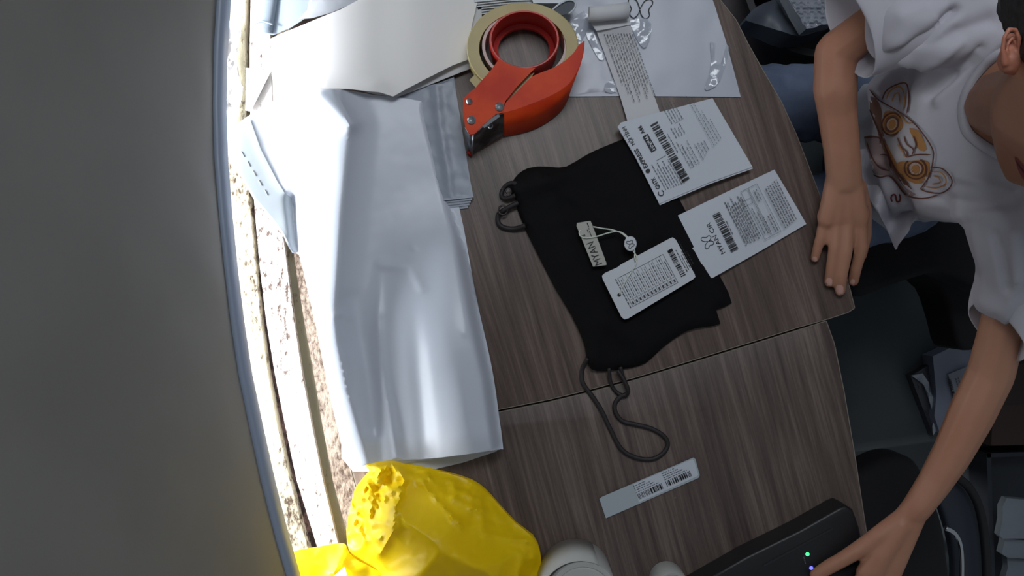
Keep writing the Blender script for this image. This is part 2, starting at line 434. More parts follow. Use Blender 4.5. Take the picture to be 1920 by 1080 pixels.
redge = [(1325, -60), (1350, 0), (1380, 38), (1402, 82), (1430, 132), (1464, 190), (1493, 253), (1512, 302), (1535, 362), (1556, 420), (1577, 485), (1594, 545)]
ledge = [(interp(EF, y) + 2, y) for y in (-40, 0, 100, 200, 300, 400, 500, 600, 700, 800)]
def desk(name, top, mtop, legs, label):
    c = top[0]; e = empty(name, P(sum(p[0] for p in top) / len(top), sum(p[1] for p in top) / len(top), -0.75), label, 'table', 'packing tables under the camera')
    e_o = prism('tabletop', top, -0.026, 0.0, mtop, e, bevel=0.0008)
    # thin paler edge band round the board
    bm = bmesh.new()
    pts = [P(x, y, 0) for x, y in top]; cen = sum(pts, Vector()) / len(pts); n = len(pts)
    for i in range(n):
        a, b2 = pts[i], pts[(i + 1) % n]; t = (b2 - a)
        if t.length < 1e-6: continue
        nrm = Vector((t.y, -t.x, 0)).normalized() * 0.0012
        if nrm.dot((a + b2) / 2 - cen) < 0: nrm = -nrm
        q = [a, b2]; vs = []
        for z in (-0.0004, -0.025):
            for off in (Vector(), nrm): vs.append([bm.verts.new(Vector((p.x, p.y, z)) + off) for p in q])
        (a0, a1), (c0, c1), (d0, d1), (f0, f1) = vs
        for f in ((a0, a1, c1, c0), (c0, c1, f1, f0), (f0, f1, d1, d0), (d0, d1, a1, a0), (a0, c0, f0, d0), (a1, d1, f1, c1)):
            bm.faces.new(f)
    from_bm('edge_band', bm, m_edge, e, shade=False)
    for x, y in legs:
        p = P(x, y, -0.026); box('leg', (p.x, p.y, (-0.026 - 0.75) / 2), (0.035, 0.035, 0.724), m_leg, e)
    return e
desk('packing_table', redge + joint + list(reversed(ledge)), m_wood, [(640, 20), (1300, 20), (1530, 540), (720, 760)], 'dark wood packing table holding the black garment and the tape dispenser')
j2 = [(x, y + 7) for x, y in joint]; j2[0] = (1549, 603); j2 = [j2[0]] + [p for p in j2[3:]]
redge2 = [(1549, 603), (1564, 645), (1582, 734), (1602, 852), (1621, 978), (1640, 1100), (1650, 1180)]
le2 = [(interp(EF, y) + 2, y) for y in (836, 900, 1000, 1100, 1180)]
desk('packing_table', [(1650, 1180)] + list(reversed(redge2))[1:] + j2[1:] + le2, m_wood2, [(760, 860), (1530, 660), (1560, 1130), (800, 1150)], 'dark wood packing table holding the small barcode sticker and black printer')

# ------------------------------------------------------------------ mailers and papers at the left
m_poly = mat('silver_grey_poly', (200, 205, 216), 0.36, spec=0.55, bump_s=0.03, bump_scale=30)
m_poly2 = mat('silver_grey_poly_dull', (150, 157, 170), 0.42, spec=0.5, bump_s=0.12, bump_scale=45)
m_paper = mat('white_paper', (238, 234, 232), 0.7)
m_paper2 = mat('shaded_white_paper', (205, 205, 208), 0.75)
GR = 'silver-grey poly mailers on the table'
# stack of flat mailers half hidden behind the big one
for k in range(5):
    d = 4 - k
    out = [(735 + k, 190), (745, 180), (790, 166 - k), (815, 158), (851, 143 + k), (858, 190), (866, 240), (874, 290), (882, 340), (888 - d * 2.6, 370 + d * 5), (850, 374 + d * 5), (800, 380 + d * 5), (735, 388 + d * 5)]
    cr = [(818, 160), (824, 230), (836, 300), (848, 380)]
    zf = lambda x, y, k=k, cr=cr: 0.002 + 0.0018 * k + (0.0035 * (bump(x, y, cr, 7, 1.0)) + 0.0012 * nz(x, y, 0.05, 4) + 0.0008 * nz(x, y, 0.13, 8) if k == 4 else 0) + 0.0006
    o = sheet('poly_mailer', out, zf, m_poly2, thick=0.0007, step=7 if k == 4 else 40)
    if k == 4: tag(o, 'top grey mailer of the small stack beside the tape dispenser, with crinkled seam', 'mailer', GR)
    else: tag(o, ['lowest', 'second lowest', 'middle', 'second from top'][k] + ' grey mailer of the small stack beside the tape dispenser', 'mailer', 'lower mailers of the small stack')
# two sheets under the large mailer
for k, out in enumerate(([(640, 858), (662, 884), (700, 884), (810, 881), (870, 867), (932, 846), (920, 760), (700, 760), (640, 800)], [(650, 820), (668, 872), (740, 870), (850, 858), (938, 843), (925, 740), (700, 740), (650, 780)])):
    o = sheet('poly_mailer', out, 0.003 + 0.003 * k, m_poly, thick=0.001, step=20)
    tag(o, ['lowest grey mailer under the large one, its corner by the yellow bag', 'middle grey mailer, its edge showing just below the large folded one'][k], 'mailer', GR)
ridge = [(612, 130), (636, 190), (657, 232), (650, 300), (641, 400), (636, 480), (629, 590), (634, 640), (652, 730), (672, 800), (690, 868)]
seam = [(470, 224), (489, 280), (520, 340), (548, 372)]
big = [(424, 250), (440, 236), (456, 224), (500, 195), (538, 180), (575, 171), (620, 166), (665, 171), (700, 178), (740, 182), (790, 190), (815, 205), (826, 250), (840, 310), (856, 370), (870, 430), (884, 510), (900, 590), (914, 650), (926, 710), (935, 775), (943, 836), (938, 842), (900, 848), (850, 855), (790, 861), (730, 863), (700, 868), (690, 870), (662, 880), (648, 860), (630, 790), (612, 712), (594, 620), (576, 540), (561, 478), (548, 474), (537, 455), (529, 438), (516, 420), (497, 397), (476, 374), (462, 348), (448, 325), (437, 308), (426, 282)]
rt_edge = [(815, 205), (840, 310), (870, 430), (900, 590), (926, 710), (943, 836)]
def big_z(x, y):
    d, side = seg_dist(x, y, ridge)
    dr, _ = seg_dist(x, y, rt_edge)
    left = side > 0
    z = 0.022
    z += 0.028 * (math.exp(-(math.sqrt(d * d + 64) - 8) / 75) if left else math.exp(-(d / 26))) * (1 - 0.5 * sstep(650, 870, y))
    if not left:
        z += (-0.006 + 0.054 * sstep(330, 680, y)) * sstep(45, 205, d) - 0.006 * sstep(0, 60, d)
        z -= 0.030 * (1 - sstep(0, 30, dr)) ** 1.3
    if left: z -= 0.012 * sstep(0, 80, d)
    # curling flap over the sill
    fl = sstep(560, 440, x) * sstep(520, 380, y)
    z += 0.012 * fl
    ds, ss = seg_dist(x, y, seam)
    z += 0.0015 * math.exp(-(ds / 9) ** 2) * (1 if y < 400 else 0)
    z += bump(x, y, [(548, 372), (553, 430), (558, 478)], 10, -0.012)
    z += bump(x, y, [(600, 180), (640, 215), (657, 232)], 16, 0.010)
    z += bump(x, y, [(560, 260), (585, 330), (560, 380)], 30, -0.003)
    # long flutes towards the foot
    z += fold(x, y, [(712, 500), (708, 600), (722, 720), (745, 862)], 18, 0.012) * sstep(480, 620, y)
    z += bump(x, y, [(700, 620), (715, 760), (728, 862)], 12, 0.004) * sstep(560, 700, y)
    z += bump(x, y, [(775, 560), (785, 700), (800, 862)], 16, -0.006) * sstep(540, 700, y)
    z += bump(x, y, [(845, 480), (860, 640), (872, 820)], 34, 0.005)
    z += bump(x, y, [(715, 496), (770, 500), (790, 540)], 9, 0.0035)
    z += fold(x, y, [(628, 592), (645, 586), (655, 596)], 6, 0.004)
    z += bump(x, y, [(660, 560), (690, 700), (700, 800)], 18, -0.005)
    z += fold(x, y, [(772, 462), (780, 468)], 4, 0.0022) + fold(x, y, [(868, 620), (872, 626)], 4, 0.002)
    z += 0.0006 * nz(x, y, 0.012, 5) + 0.0002 * nz(x, y, 0.05, 6)
    z -= 0.007 * sstep(810, 868, y)
    return max(z, 0.0035 if x > interp(EF, y) else -0.008)
o = sheet('poly_mailer', smooth(big, 2), big_z, m_poly, thick=0.0007, step=5.5)
tag(o, 'large silver-grey poly mailer with a curling flap over the window sill', 'mailer', GR)
m_adh = mat('greyer_flap_film', (150, 158, 164), 0.4, bump_s=0.1, bump_scale=40)
fl_ = [(427, 251), (441, 239), (456, 228), (469, 224), (489, 280), (520, 340), (547, 372), (551, 430), (557, 474), (549, 470), (540, 453), (531, 436), (518, 417), (499, 394), (479, 371), (465, 346), (451, 323), (440, 306), (429, 281)]
q = sheet('adhesive_flap', fl_, lambda x, y: big_z(x, y) + 0.0016, m_adh, o, thick=0.0006, step=5.5); q['label'] = 'greyer adhesive strip of the flap with faint embossed ticks'
for k in range(5):
    x0, y0 = 452 + k * 11, 284 + k * 18
    tube('embossed_tick', [(x0, y0, big_z(x0, y0) + 0.0022), (x0 + 6, y0 + 10, big_z(x0 + 6, y0 + 10) + 0.0022)], 0.0006, m_adh, q, n=0, seg=6)
# big curled paper, and a second sheet below
pap2 = [(640, 60), (900, -40), (905, 60), (884, 128), (858, 138), (800, 161), (742, 183), (700, 176), (640, 160)]
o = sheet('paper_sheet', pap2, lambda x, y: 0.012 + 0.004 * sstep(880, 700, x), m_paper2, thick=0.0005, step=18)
tag(o, 'lower white paper sheet, its right border showing under the curled sheet', 'paper')
pap = [(504, 74), (530, 62), (560, 50), (600, 33), (640, 17), (690, -10), (720, -45), (905, -45), (896, 0), (884, 50), (879, 85), (877, 112), (850, 122), (800, 147), (760, 168), (737, 181), (712, 173), (690, 171), (655, 167), (620, 166), (575, 172), (538, 184), (530, 160), (520, 128), (512, 100)]
def pap_z(x, y):
    z = 0.018 + 0.014 * sstep(560, 700, x) * sstep(960, 760, x) + 0.006 * math.exp(-((x - 620) / 60) ** 2)
    z += bump(x, y, [(610, 168), (700, 174)], 18, 0.008) - 0.004 * sstep(0, -40, y)
    return max(z, 0.017)
o = sheet('paper_sheet', pap, pap_z, m_paper, thick=0.0005, step=9)
tag(o, 'large blank white paper sheet curling up, left of the tape dispenser', 'paper')
# rolled grey mailer at top, seen end-on
rm = empty('rolled_mailer', P(520, 20, -0.012), 'rolled blue-grey poly mailer at the top left on the window sill', 'mailer')
m_roll = mat('blue_grey_poly', (146, 158, 172), 0.4)
bm = bmesh.new(); rings = []
for t in [k / 14 for k in range(15)]:
    c0 = (492 + 14 * t, 60 - 120 * t); wpx = 19 + 6 * t
    rings.append([bm.verts.new(P(c0[0] + wpx * math.cos(a), c0[1] + 3 * math.cos(a), 0.012 + 0.009 * math.sin(a))) for a in [2 * math.pi * k / 24 for k in range(24)]])
for a, b2 in zip(rings, rings[1:]):
    for k in range(24): bm.faces.new((a[k], a[(k + 1) % 24], b2[(k + 1) % 24], b2[k]))
ro = from_bm('roll', bm, m_roll, rm); q = ro.modifiers.new('s', 'SOLIDIFY'); q.thickness = 0.0008
sheet('loose_end', [(500, 62), (512, 66), (545, 52), (570, 36), (592, -40), (505, -40)], lambda x, y: 0.012 + 0.004 * sstep(500, 560, x), m_roll, rm, thick=0.0008, step=14)
tube('rolled_edge', [(476, 44, 0.018), (492, 40, 0.022), (512, 46, 0.020)], 0.0014, m_roll, rm, n=4)
m_clear = mat('cloudy_clear_plastic', (205, 210, 218), 0.25, alpha=0.62, bump_s=0.3, bump_scale=50)
o = sheet('plastic_sleeve', [(560, 36), (575, 20), (590, -40), (730, -40), (700, -8), (665, 5), (620, 24), (585, 34)], lambda x, y: 0.017 + 0.003 * nz(x, y, 0.08, 2), m_clear, thick=0.0004, step=9)
tag(o, 'cloudy clear plastic sleeve between the rolled mailer and the curled paper', 'plastic sleeve')
# scraps on the sill
def crum(a, s, z0): return lambda x, y: z0 + a * abs(nz(x, y, s, 1.3)) + a * 0.5 * abs(nz(x, y, s * 2.3, 7.7))
o = sheet('paper_scrap', smooth([(427, 45), (440, 38), (452, 46), (450, 75), (444, 100), (447, 130), (452, 160), (456, 163), (452, 188), (447, 205), (441, 228), (425, 246), (423, 200), (424, 120)], 2), crum(0.014, 0.035, -0.014), m_paper, thick=0.0005, step=6)
tag(o, 'crumpled white paper scrap on the window sill beside the blind bar', 'paper scrap')
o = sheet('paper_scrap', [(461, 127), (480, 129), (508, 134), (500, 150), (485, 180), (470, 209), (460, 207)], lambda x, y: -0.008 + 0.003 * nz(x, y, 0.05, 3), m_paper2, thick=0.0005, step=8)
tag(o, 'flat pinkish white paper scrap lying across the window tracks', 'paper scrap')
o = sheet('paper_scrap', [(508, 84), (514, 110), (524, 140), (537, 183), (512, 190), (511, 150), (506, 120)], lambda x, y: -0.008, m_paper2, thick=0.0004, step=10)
tag(o, 'narrow paper scrap half under the curled white paper by the window', 'paper scrap')

# ------------------------------------------------------------------ tape dispenser
td = empty('tape_dispenser', P(975, 150, 0), 'orange-red hand tape dispenser with a wide roll of clear packing tape', 'tape dispenser')
m_or = mat('orange_enamel', (220, 70, 20), 0.5, spec=0.22, var=(196, 48, 16), var_scale=14)
m_red = mat('red_plastic', (186, 32, 20), 0.35, spec=0.3)
m_tape = mat('clear_packing_tape_roll', (180, 166, 112), 0.4, spec=0.3, var=(168, 150, 96), var_scale=9)
m_core = mat('pale_pink_core', (214, 196, 190), 0.7)
m_steel = mat('worn_steel', (120, 122, 126), 0.35, metal=0.8, var=(60, 58, 60), var_scale=40, bump_s=0.3, bump_scale=120)
m_riv = mat('rivet_steel', (170, 172, 176), 0.3, metal=0.9)
zt = 0.056
ct = P(980, 90, zt)
R = 105 * S(zt)
# tape: coat of wound film
Ri = 82 * S(zt)
lathe('tape_roll', (ct.x, ct.y, 0), [(Ri, 0.006), (R - 0.001, 0.006), (R, 0.008), (R, zt - 0.001), (R - 0.001, zt), ((R + Ri) / 2, zt - 0.0006), (Ri, zt - 0.001)], m_tape, td, seg=96, sy=0.82)
cc = P(984, 86, 0.05)
lathe('tape_core', (cc.x, cc.y, 0), [(Ri - 0.005, 0.006), (Ri - 0.001, 0.006), (Ri - 0.001, 0.052), (Ri - 0.005, 0.052)], m_core, td, seg=80, sy=0.82)
zh = 0.068
hub_c = P(983, 74, zh); rh = 66 * S(zh)
lathe('hub_ring', (hub_c.x, hub_c.y, 0), [(rh - 0.004, 0.010), (rh - 0.0005, 0.010), (rh, zh - 0.002), (rh - 0.001, zh), (rh - 0.003, zh), (rh - 0.004, zh - 0.002), (rh - 0.0045, 0.022), (rh - 0.011, 0.020), (rh - 0.011, 0.012)], m_red, td, seg=80, sy=0.84)
plateA = [(936, 110), (950, 119), (968, 125), (985, 128), (1004, 127), (992, 139), (969, 163), (948, 189), (944, 200), (943, 211), (930, 214), (906, 234), (890, 251), (881, 252), (872, 237), (868, 208), (869, 184), (878, 175), (891, 165), (903, 151), (921, 131)]
sheet('body_plate', plateA, 0.071, m_or, td, thick=0.003, step=0)
plateB = [(942, 212), (969, 205), (1004, 192), (1034, 179), (1052, 169), (1067, 157), (1077, 143), (1084, 128), (1090, 113), (1093, 98), (1095, 77), (1084, 86), (1075, 100), (1058, 115), (1040, 126), (1028, 131), (1012, 137), (998, 143), (989, 151), (969, 172), (950, 190), (945, 200)]
sheet('guard_plate', plateB, 0.071, m_or, td, thick=0.003, step=0)
# the guard wall going down to the table
bm = bmesh.new()
topl = smooth([(942, 212), (969, 205), (1004, 192), (1034, 179), (1052, 169), (1067, 157), (1077, 143), (1086, 124), (1093, 98), (1095, 77)], 3, False)
botl = smooth([(944, 255), (969, 250), (1000, 241), (1028, 226), (1050, 208), (1062, 190), (1069, 170), (1076, 150), (1082, 128), (1086, 112)], 3, False)
A = [bm.verts.new(P(x, y, 0.070)) for x, y in topl]; B = [bm.verts.new(P(x, y, 0.004)) for x, y in botl]
for k in range(len(A) - 1): bm.faces.new((A[k], A[k + 1], B[k + 1], B[k]))
gw = from_bm('guard_wall', bm, m_or, td); q = gw.modifiers.new('s', 'SOLIDIFY'); q.thickness = 0.002; q.offset = 0
# blade housing
def quad3(name, pts, m, parent, th=0.0015):
    bm = bmesh.new(); bm.faces.new([bm.verts.new(P(*p)) for p in pts]); o = from_bm(name, bm, m, parent, shade=False)
    q = o.modifiers.new('s', 'SOLIDIFY'); q.thickness = th; q.offset = 0; return o
quad3('blade_cover', [(887, 254, 0.070), (906, 236, 0.071), (930, 216, 0.071), (944, 213, 0.070), (943, 252, 0.012), (925, 262, 0.010), (884, 288, 0.006)], m_steel, td)
quad3('nose_plate', [(872, 238, 0.069), (881, 253, 0.069), (887, 254, 0.069), (884, 290, 0.006), (878, 288, 0.006), (873, 262, 0.02)], m_steel, td)
quad3('cutting_blade', [(904, 236, 0.074), (934, 214, 0.074), (938, 218, 0.073), (908, 240, 0.073)], m_riv, td, 0.001)
tube('edge_rib', [(887, 254, 0.072), (885, 290, 0.007)], 0.0013, m_riv, td, n=0)
tube('blade_tip', [(877, 284, 0.010), (884, 291, 0.006)], 0.0022, m_red, td, n=0)
for x, y, r in ((880, 190, 0.0042), (884, 225, 0.0055), (937, 200, 0.0058), (919, 236, 0.004)):
    c = P(x, y, 0.0725 if x != 919 else 0.058)
    lathe('rivet', (c.x, c.y, c.z - 0.001), [(0.0001, 0), (r, 0), (r, 0.0015), (r * 0.7, 0.0028), (r * 0.45, 0.0022), (0.0001, 0.0016)], m_riv, td, seg=20)
# tape tail running from the roll to the blade
sheet('tape_tail', [(950, 186), (970, 162), (992, 140), (1002, 136), (994, 148), (974, 170), (958, 188)], 0.060, m_tape, td, thick=0.0006, step=0)
sheet('tape_web', [(880, 150), (900, 130), (925, 140), (912, 160), (895, 168)], 0.050, m_tape, td, thick=0.001, step=0)

# ------------------------------------------------------------------ stack of folded bags behind the roll
m_bag = mat('white_bag_film', (196, 200, 208), 0.35, bump_s=0.1)
m_dk = mat('dark_bag_inside', (74, 80, 88), 0.6)
for k in range(6):
    y0 = 27 - k * 4.6
    out = [(900 - k * 2, y0), (960, y0 - 7), (1020, y0 - 9), (1046 - k * 6, y0 - 6 - k), (1060, y0 - 24), (1050, -60), (880, -60)]
    o = sheet('folded_bag', out, 0.004 + 0.004 * k, m_bag, thick=0.0012, step=0)
    tag(o, ['lowest', 'second from the bottom', 'third from the bottom', 'third from the top', 'second from the top', 'topmost'][k] + ' white folded bag of the pile behind the tape roll', 'bag', 'folded bags behind the tape roll')
fb = empty('folded_bag', P(1060, 10, 0), 'folded bag with a rounded dark fold, right of the pile behind the tape roll', 'bag', )
sheet('fold_face', smooth([(1036, 20), (1050, 8), (1066, 1), (1077, 4), (1078, 14), (1068, 24), (1052, 28)], 3), 0.030, m_dk, fb, thick=0.001, step=8)
tube('fold_edge', [(1034, 20, 0.031), (1050, 7, 0.032), (1066, 0, 0.032), (1078, 4, 0.031), (1077, 16, 0.030), (1066, 26, 0.029)], 0.0014, m_bag, fb)
sheet('fold_top', [(1000, 6), (1046, 6), (1066, 0), (1078, -8), (1078, -60), (980, -60)], 0.028, m_bag, fb, thick=0.001, step=0)

# ------------------------------------------------------------------ white poly bag with butterfly logo
wb = empty('poly_bag', P(1220, 90, 0), 'flat white poly bag printed with a black butterfly, under the curled receipt', 'bag')
m_wbag = mat('white_poly_bag', (176, 180, 192), 0.35, spec=0.5, bump_s=0.06, bump_scale=20)
def wz(x, y): return 0.0022 + 0.0008 * nz(x, y, 0.02, 3) + (0.0022 * abs(nz(x, y, 0.045, 8)) + 0.0012 * abs(nz(x, y, 0.11, 4))) * sstep(1180, 1120, x)
sheet('bag_film', [(1067, 181), (1064, 150), (1085, 95), (1062, 50), (1050, 20), (1040, -50), (1318, -50), (1340, 10), (1362, 80), (1389, 182), (1300, 181), (1180, 180)], wz, m_wbag, wb, thick=0.001, step=10)
pr = Print((1200, 18), -4, 0.0042); butterfly(pr, 0, 0, 22, 1.8); pr.build('butterfly_print', INK, wb)
m_gl = mat('clear_glossy_film', (205, 210, 222), 0.12, spec=0.8, alpha=0.55, bump_s=0.4, bump_scale=60)
def cz(z0): return lambda x, y: z0 + 0.004 * abs(nz(x, y, 0.06, 5)) + 0.002 * abs(nz(x, y, 0.15, 6))
for out in ([(1332, 78), (1342, 82), (1340, 110), (1352, 118), (1363, 84), (1366, 100), (1352, 148), (1333, 167), (1321, 166), (1330, 140), (1334, 110)],
            [(1098, 60), (1112, 56), (1122, 88), (1134, 108), (1124, 112), (1108, 84)],
            [(1134, 158), (1150, 148), (1156, 172), (1136, 172)],
            [(1180, 38), (1215, 35), (1222, 58), (1212, 88), (1200, 84), (1186, 56)],
            [(1070, 40), (1095, 20), (1105, 40), (1100, 60), (1080, 90), (1074, 60)]):
    sheet('clear_wrinkle', smooth(out, 2), cz(0.0045), m_gl, wb, thick=0.0004, step=6)
# receipt: strip with a curled end
rc = empty('paper_receipt', P(1170, 130, 0.005), 'long narrow printed paper strip curled up at its far end, lying across the white bag', 'receipt')
rec = [(1116, 52), (1181, 40), (1190, 78), (1206, 124), (1222, 166), (1241, 221), (1208, 226), (1177, 229), (1163, 182), (1148, 140), (1132, 96)]
rz = lambda x, y: 0.007 + 0.010 * sstep(80, 40, y) + 0.001 * math.sin(y * 0.06)
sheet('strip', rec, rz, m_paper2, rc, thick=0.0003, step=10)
bm = bmesh.new(); rings = []
for t in (0, 0.33, 0.66, 1):
    cx, cy = 1104 + 75 * t, 27 - 8 * t; r = 15 * S(0.03)
    rings.append([bm.verts.new(P(cx, cy, 0.030) + Vector((0.004 * math.sin(a) * 0, -math.cos(a), math.sin(a))) * r * (1 - 0.08 * a / 6)) for a in [k * 0.36 - 0.6 for k in range(21)]])
for a, b2 in zip(rings, rings[1:]):
    for k in range(20): bm.faces.new((a[k], a[k + 1], b2[k + 1], b2[k]))
q = from_bm('curled_end', bm, m_paper2, rc).modifiers.new('s', 'SOLIDIFY'); q.thickness = 0.0004
sheet('curl_root', [(1104, 38), (1178, 26), (1183, 46), (1118, 58)], lambda x, y: 0.018, m_paper2, rc, thick=0.0003, step=0)
pr = Print((1131, 62), -70, 0.0104)
for i in range(11):
    y = 2 + i * 5.0; pr.fine(3 + (i % 3) * 2, y - 2, 150 - (i * 13) % 40 if i > 3 else 100 + (i * 17) % 50, 2.3, seed=i, gap=0.5)
pr.build('printed_rows', INK2, rc)

# ------------------------------------------------------------------ black garment
m_blk = mat('black_knit', (13, 12, 14), 0.85, spec=0.2, bump_s=0.15, bump_scale=500)
gm = empty('black_garment', P(1150, 480, 0), 'folded black knit top with thin straps lying on the table under the white tags', 'garment')
gar = [(1220, 262), (1190, 252), (1165, 262), (1130, 276), (1100, 290), (1062, 312), (1035, 313), (1010, 312), (988, 316), (972, 326), (960, 342), (957, 358), (966, 372), (970, 392), (978, 412), (988, 436), (1010, 480), (1040, 538), (1072, 592), (1090, 630), (1098, 655), (1103, 684), (1118, 696), (1150, 694), (1182, 690), (1212, 680), (1242, 652), (1285, 622), (1320, 613), (1351, 607), (1343, 581), (1372, 568), (1352, 522), (1320, 462), (1298, 418), (1272, 370), (1240, 300)]
f1 = [(1005, 322), (1030, 355), (1048, 410), (1072, 470), (1100, 530), (1132, 595), (1118, 640), (1105, 690)]
f2 = [(1010, 325), (1060, 360), (1110, 392), (1160, 430)]
def gar_z(x, y):
    d1, s1 = seg_dist(x, y, f1)
    z = 0.012
    z += (0.007 * math.exp(-d1 / 16) if s1 < 0 else 0.004 * math.exp(-d1 / 30))
    z += fold(x, y, f2, 9, 0.005) + bump(x, y, [(975, 350), (1010, 345), (1050, 330)], 14, 0.007) + bump(x, y, [(1130, 600), (1200, 640)], 20, 0.004)
    z += fold(x, y, [(1180, 300), (1210, 380), (1300, 540)], 14, 0.003)
    z += 0.0022 * nz(x, y, 0.012, 6) + 0.0014 * nz(x, y, 0.04, 2)
    dl, _ = seg_dist(x, y, gar_s + [gar_s[0]])
    return z - 0.007 * (1 - sstep(0, 12, dl))
gar_s = smooth(gar, 2)
sheet('cloth', gar_s, gar_z, m_blk, gm, step=10, flat_bottom=0.0005)
m_strap = mat('black_strap', (34, 29, 31), 0.6)
tube('strap', [(1102, 672, 0.012), (1092, 692, 0.004), (1093, 718, 0.004), (1112, 745, 0.004), (1128, 770, 0.004), (1145, 806, 0.004), (1165, 842, 0.004), (1192, 858, 0.004), (1222, 861, 0.004), (1243, 850, 0.004), (1252, 834, 0.004), (1245, 818, 0.004), (1222, 804, 0.004), (1192, 796, 0.004), (1168, 790, 0.004), (1155, 775, 0.004), (1153, 757, 0.004), (1163, 744, 0.005), (1176, 738, 0.007), (1176, 726, 0.008), (1168, 708, 0.008), (1163, 688, 0.01)], 0.0031, m_strap, gm, seg=8, flat=0.8)
tube('strap', [(1142, 690, 0.01), (1144, 712, 0.006), (1150, 728, 0.004), (1160, 738, 0.004), (1172, 742, 0.006), (1178, 733, 0.012), (1170, 712, 0.013), (1158, 694, 0.012)], 0.0026, m_strap, gm, seg=8)
tube('strap', [(985, 423, 0.012), (965, 429, 0.006), (946, 427, 0.005), (935, 419, 0.005), (934, 404, 0.006), (942, 396, 0.010), (955, 388, 0.013), (972, 380, 0.014)], 0.0034, m_strap, gm, seg=8)
tube('strap', [(972, 345, 0.014), (958, 343, 0.010), (945, 352, 0.006), (940, 366, 0.006), (950, 372, 0.010), (966, 366, 0.014)], 0.0030, m_strap, gm, seg=8)
m_ring = mat('dark_metal_ring', (60, 54, 56), 0.3, metal=0.7)
bm = bmesh.new(); c = P(943, 394, 0.013)
tube_bm(bm, [c + Vector((0.0062 * math.cos(a), 0.0062 * math.sin(a), 0)) for a in [2 * math.pi * k / 24 for k in range(24)]], 0.0013, 8, closed=True)
from_bm('strap_ring', bm, m_ring, gm)['label'] = 'dark metal adjuster ring'
bm = bmesh.new(); c = P(953, 360, 0.013)
tube_bm(bm, [c + Vector((0.004 * math.cos(a), 0.005 * math.sin(a), 0)) for a in [2 * math.pi * k / 20 for k in range(20)]], 0.0011, 8, closed=True)
from_bm('strap_ring', bm, m_ring, gm)
# sewn neck label
m_lab = mat('cream_label_tape', (176, 174, 166), 0.8)
nl = sheet('neck_label', [(1081, 424), (1082, 418), (1107, 414), (1110, 420), (1137, 493), (1137, 497), (1112, 500)], 0.0255, m_lab, gm, thick=0.0006, step=12); nl['label'] = 'cream sewn label with black lettering'
pr = Print((1134, 495), 112, 0.0262)
pr.text('MYAN', 3, 4, 20, width=45); pr.text('S', 62, 14, 9, bold=0.03); pr.rect(56, 3, 12, 1.4); pr.rect(71, 2, 2.5, 1.8); pr.rect(75, 1, 9, 1.6); pr.rect(66, 6, 6, 1.2)
pr.build('label_lettering', INK, nl)

# hang tag with its string
m_card = mat('white_card', (200, 203, 209), 0.6)
ht = empty('hang_tag', P(1215, 520, 0.02), 'white swing tag with size table and string lying on the black garment', 'tag')
tg = [(1130, 523), (1129, 517), (1134, 512), (1158, 501), (1164, 496), (1254, 448), (1261, 445), (1267, 449), (1302, 513), (1304, 519), (1299, 524), (1178, 597), (1171, 599), (1165, 594)]
sheet('card', smooth(tg, 3) if False else tg, 0.0270, m_card, ht, thick=0.0012, step=0)
pr = Print((1188, 570), 120 - 30 + 0, 0.0250)
# local frame: x up the card's short side
pr = Print((1190, 573), 118, 0.0276)
# table of sizes (local x runs up-left, local y runs down-left)
def rot_tab():
    pr.frame(0, -92, 60, 96, 0.7)
    for i in range(1, 12): pr.line([(0, 4 - i * 8), (60, 4 - i * 8)], 0.45)
    pr.line([(13, -92), (13, 4)], 0.5)
    for i in range(12):
        pr.fine(17, -1.5 - i * 8, 38 - (i * 7) % 14, 2.2, seed=i + 40); pr.rect(3, -1.5 - i * 8, 6, 3.2)
    pr.fine(-1, 7, 62, 2.8, seed=99)
rot_tab()
pr.build('size_table_print', INK2, ht)
pr = Print((1190, 573), 118, 0.0276)
pr.bars(6, -112, 56, 10, seed=5, unit=1.25); pr.rect(56, -112, 6, 10)
for i, wd in enumerate((48, 30, 36, 52, 26)): pr.fine(10 + i * 2, -118 - i * 4.2, wd, 2.0, seed=70 + i)
pr.build('barcode_print', INK, ht)
hole = Print((1161, 553), 0, 0.0278)
hole.poly([(3.4 * math.cos(a), 3.4 * math.sin(a)) for a in [2 * math.pi * k / 20 for k in range(20)]]); hole.build('eyelet', INK, ht)
m_str = mat('white_string', (205, 212, 200), 0.6)
tube('string', [(1162, 552, 0.0285), (1170, 532, 0.031), (1184, 510, 0.031), (1192, 496, 0.032), (1194, 482, 0.032), (1187, 470, 0.031), (1183, 458, 0.030)], 0.0008, m_str, ht, seg=8)
tube('string', [(1185, 458, 0.030), (1190, 470, 0.031), (1190, 482, 0.031), (1192, 490, 0.031)], 0.0008, m_str, ht, seg=8)
tube('string', [(1182, 452, 0.0320), (1172, 440, 0.0310), (1158, 434, 0.0300), (1140, 437, 0.0290), (1120, 443, 0.0280), (1100, 446, 0.0280), (1089, 443, 0.0280), (1086, 436, 0.0280), (1088, 432, 0.0270)], 0.0009, m_str, ht, seg=8)
tube('string', [(1178, 448, 0.0320), (1165, 437, 0.0310), (1148, 431, 0.0300), (1128, 428, 0.0290), (1112, 425, 0.0280)], 0.0009, m_str, ht, seg=8)
sc_ = P(1182, 457, 0.031)
lathe('string_seal', (sc_.x, sc_.y, sc_.z - 0.001), [(0.0001, 0), (0.0072, 0), (0.0085, 0.0015), (0.0078, 0.0032), (0.0001, 0.0036)], m_card, ht, seg=28, sy=1.2)
pr = Print((1183, 457), 115, 0.0350); butterfly(pr, 0, 0, 7, 1.1); pr.build('seal_butterfly', INK2, ht)

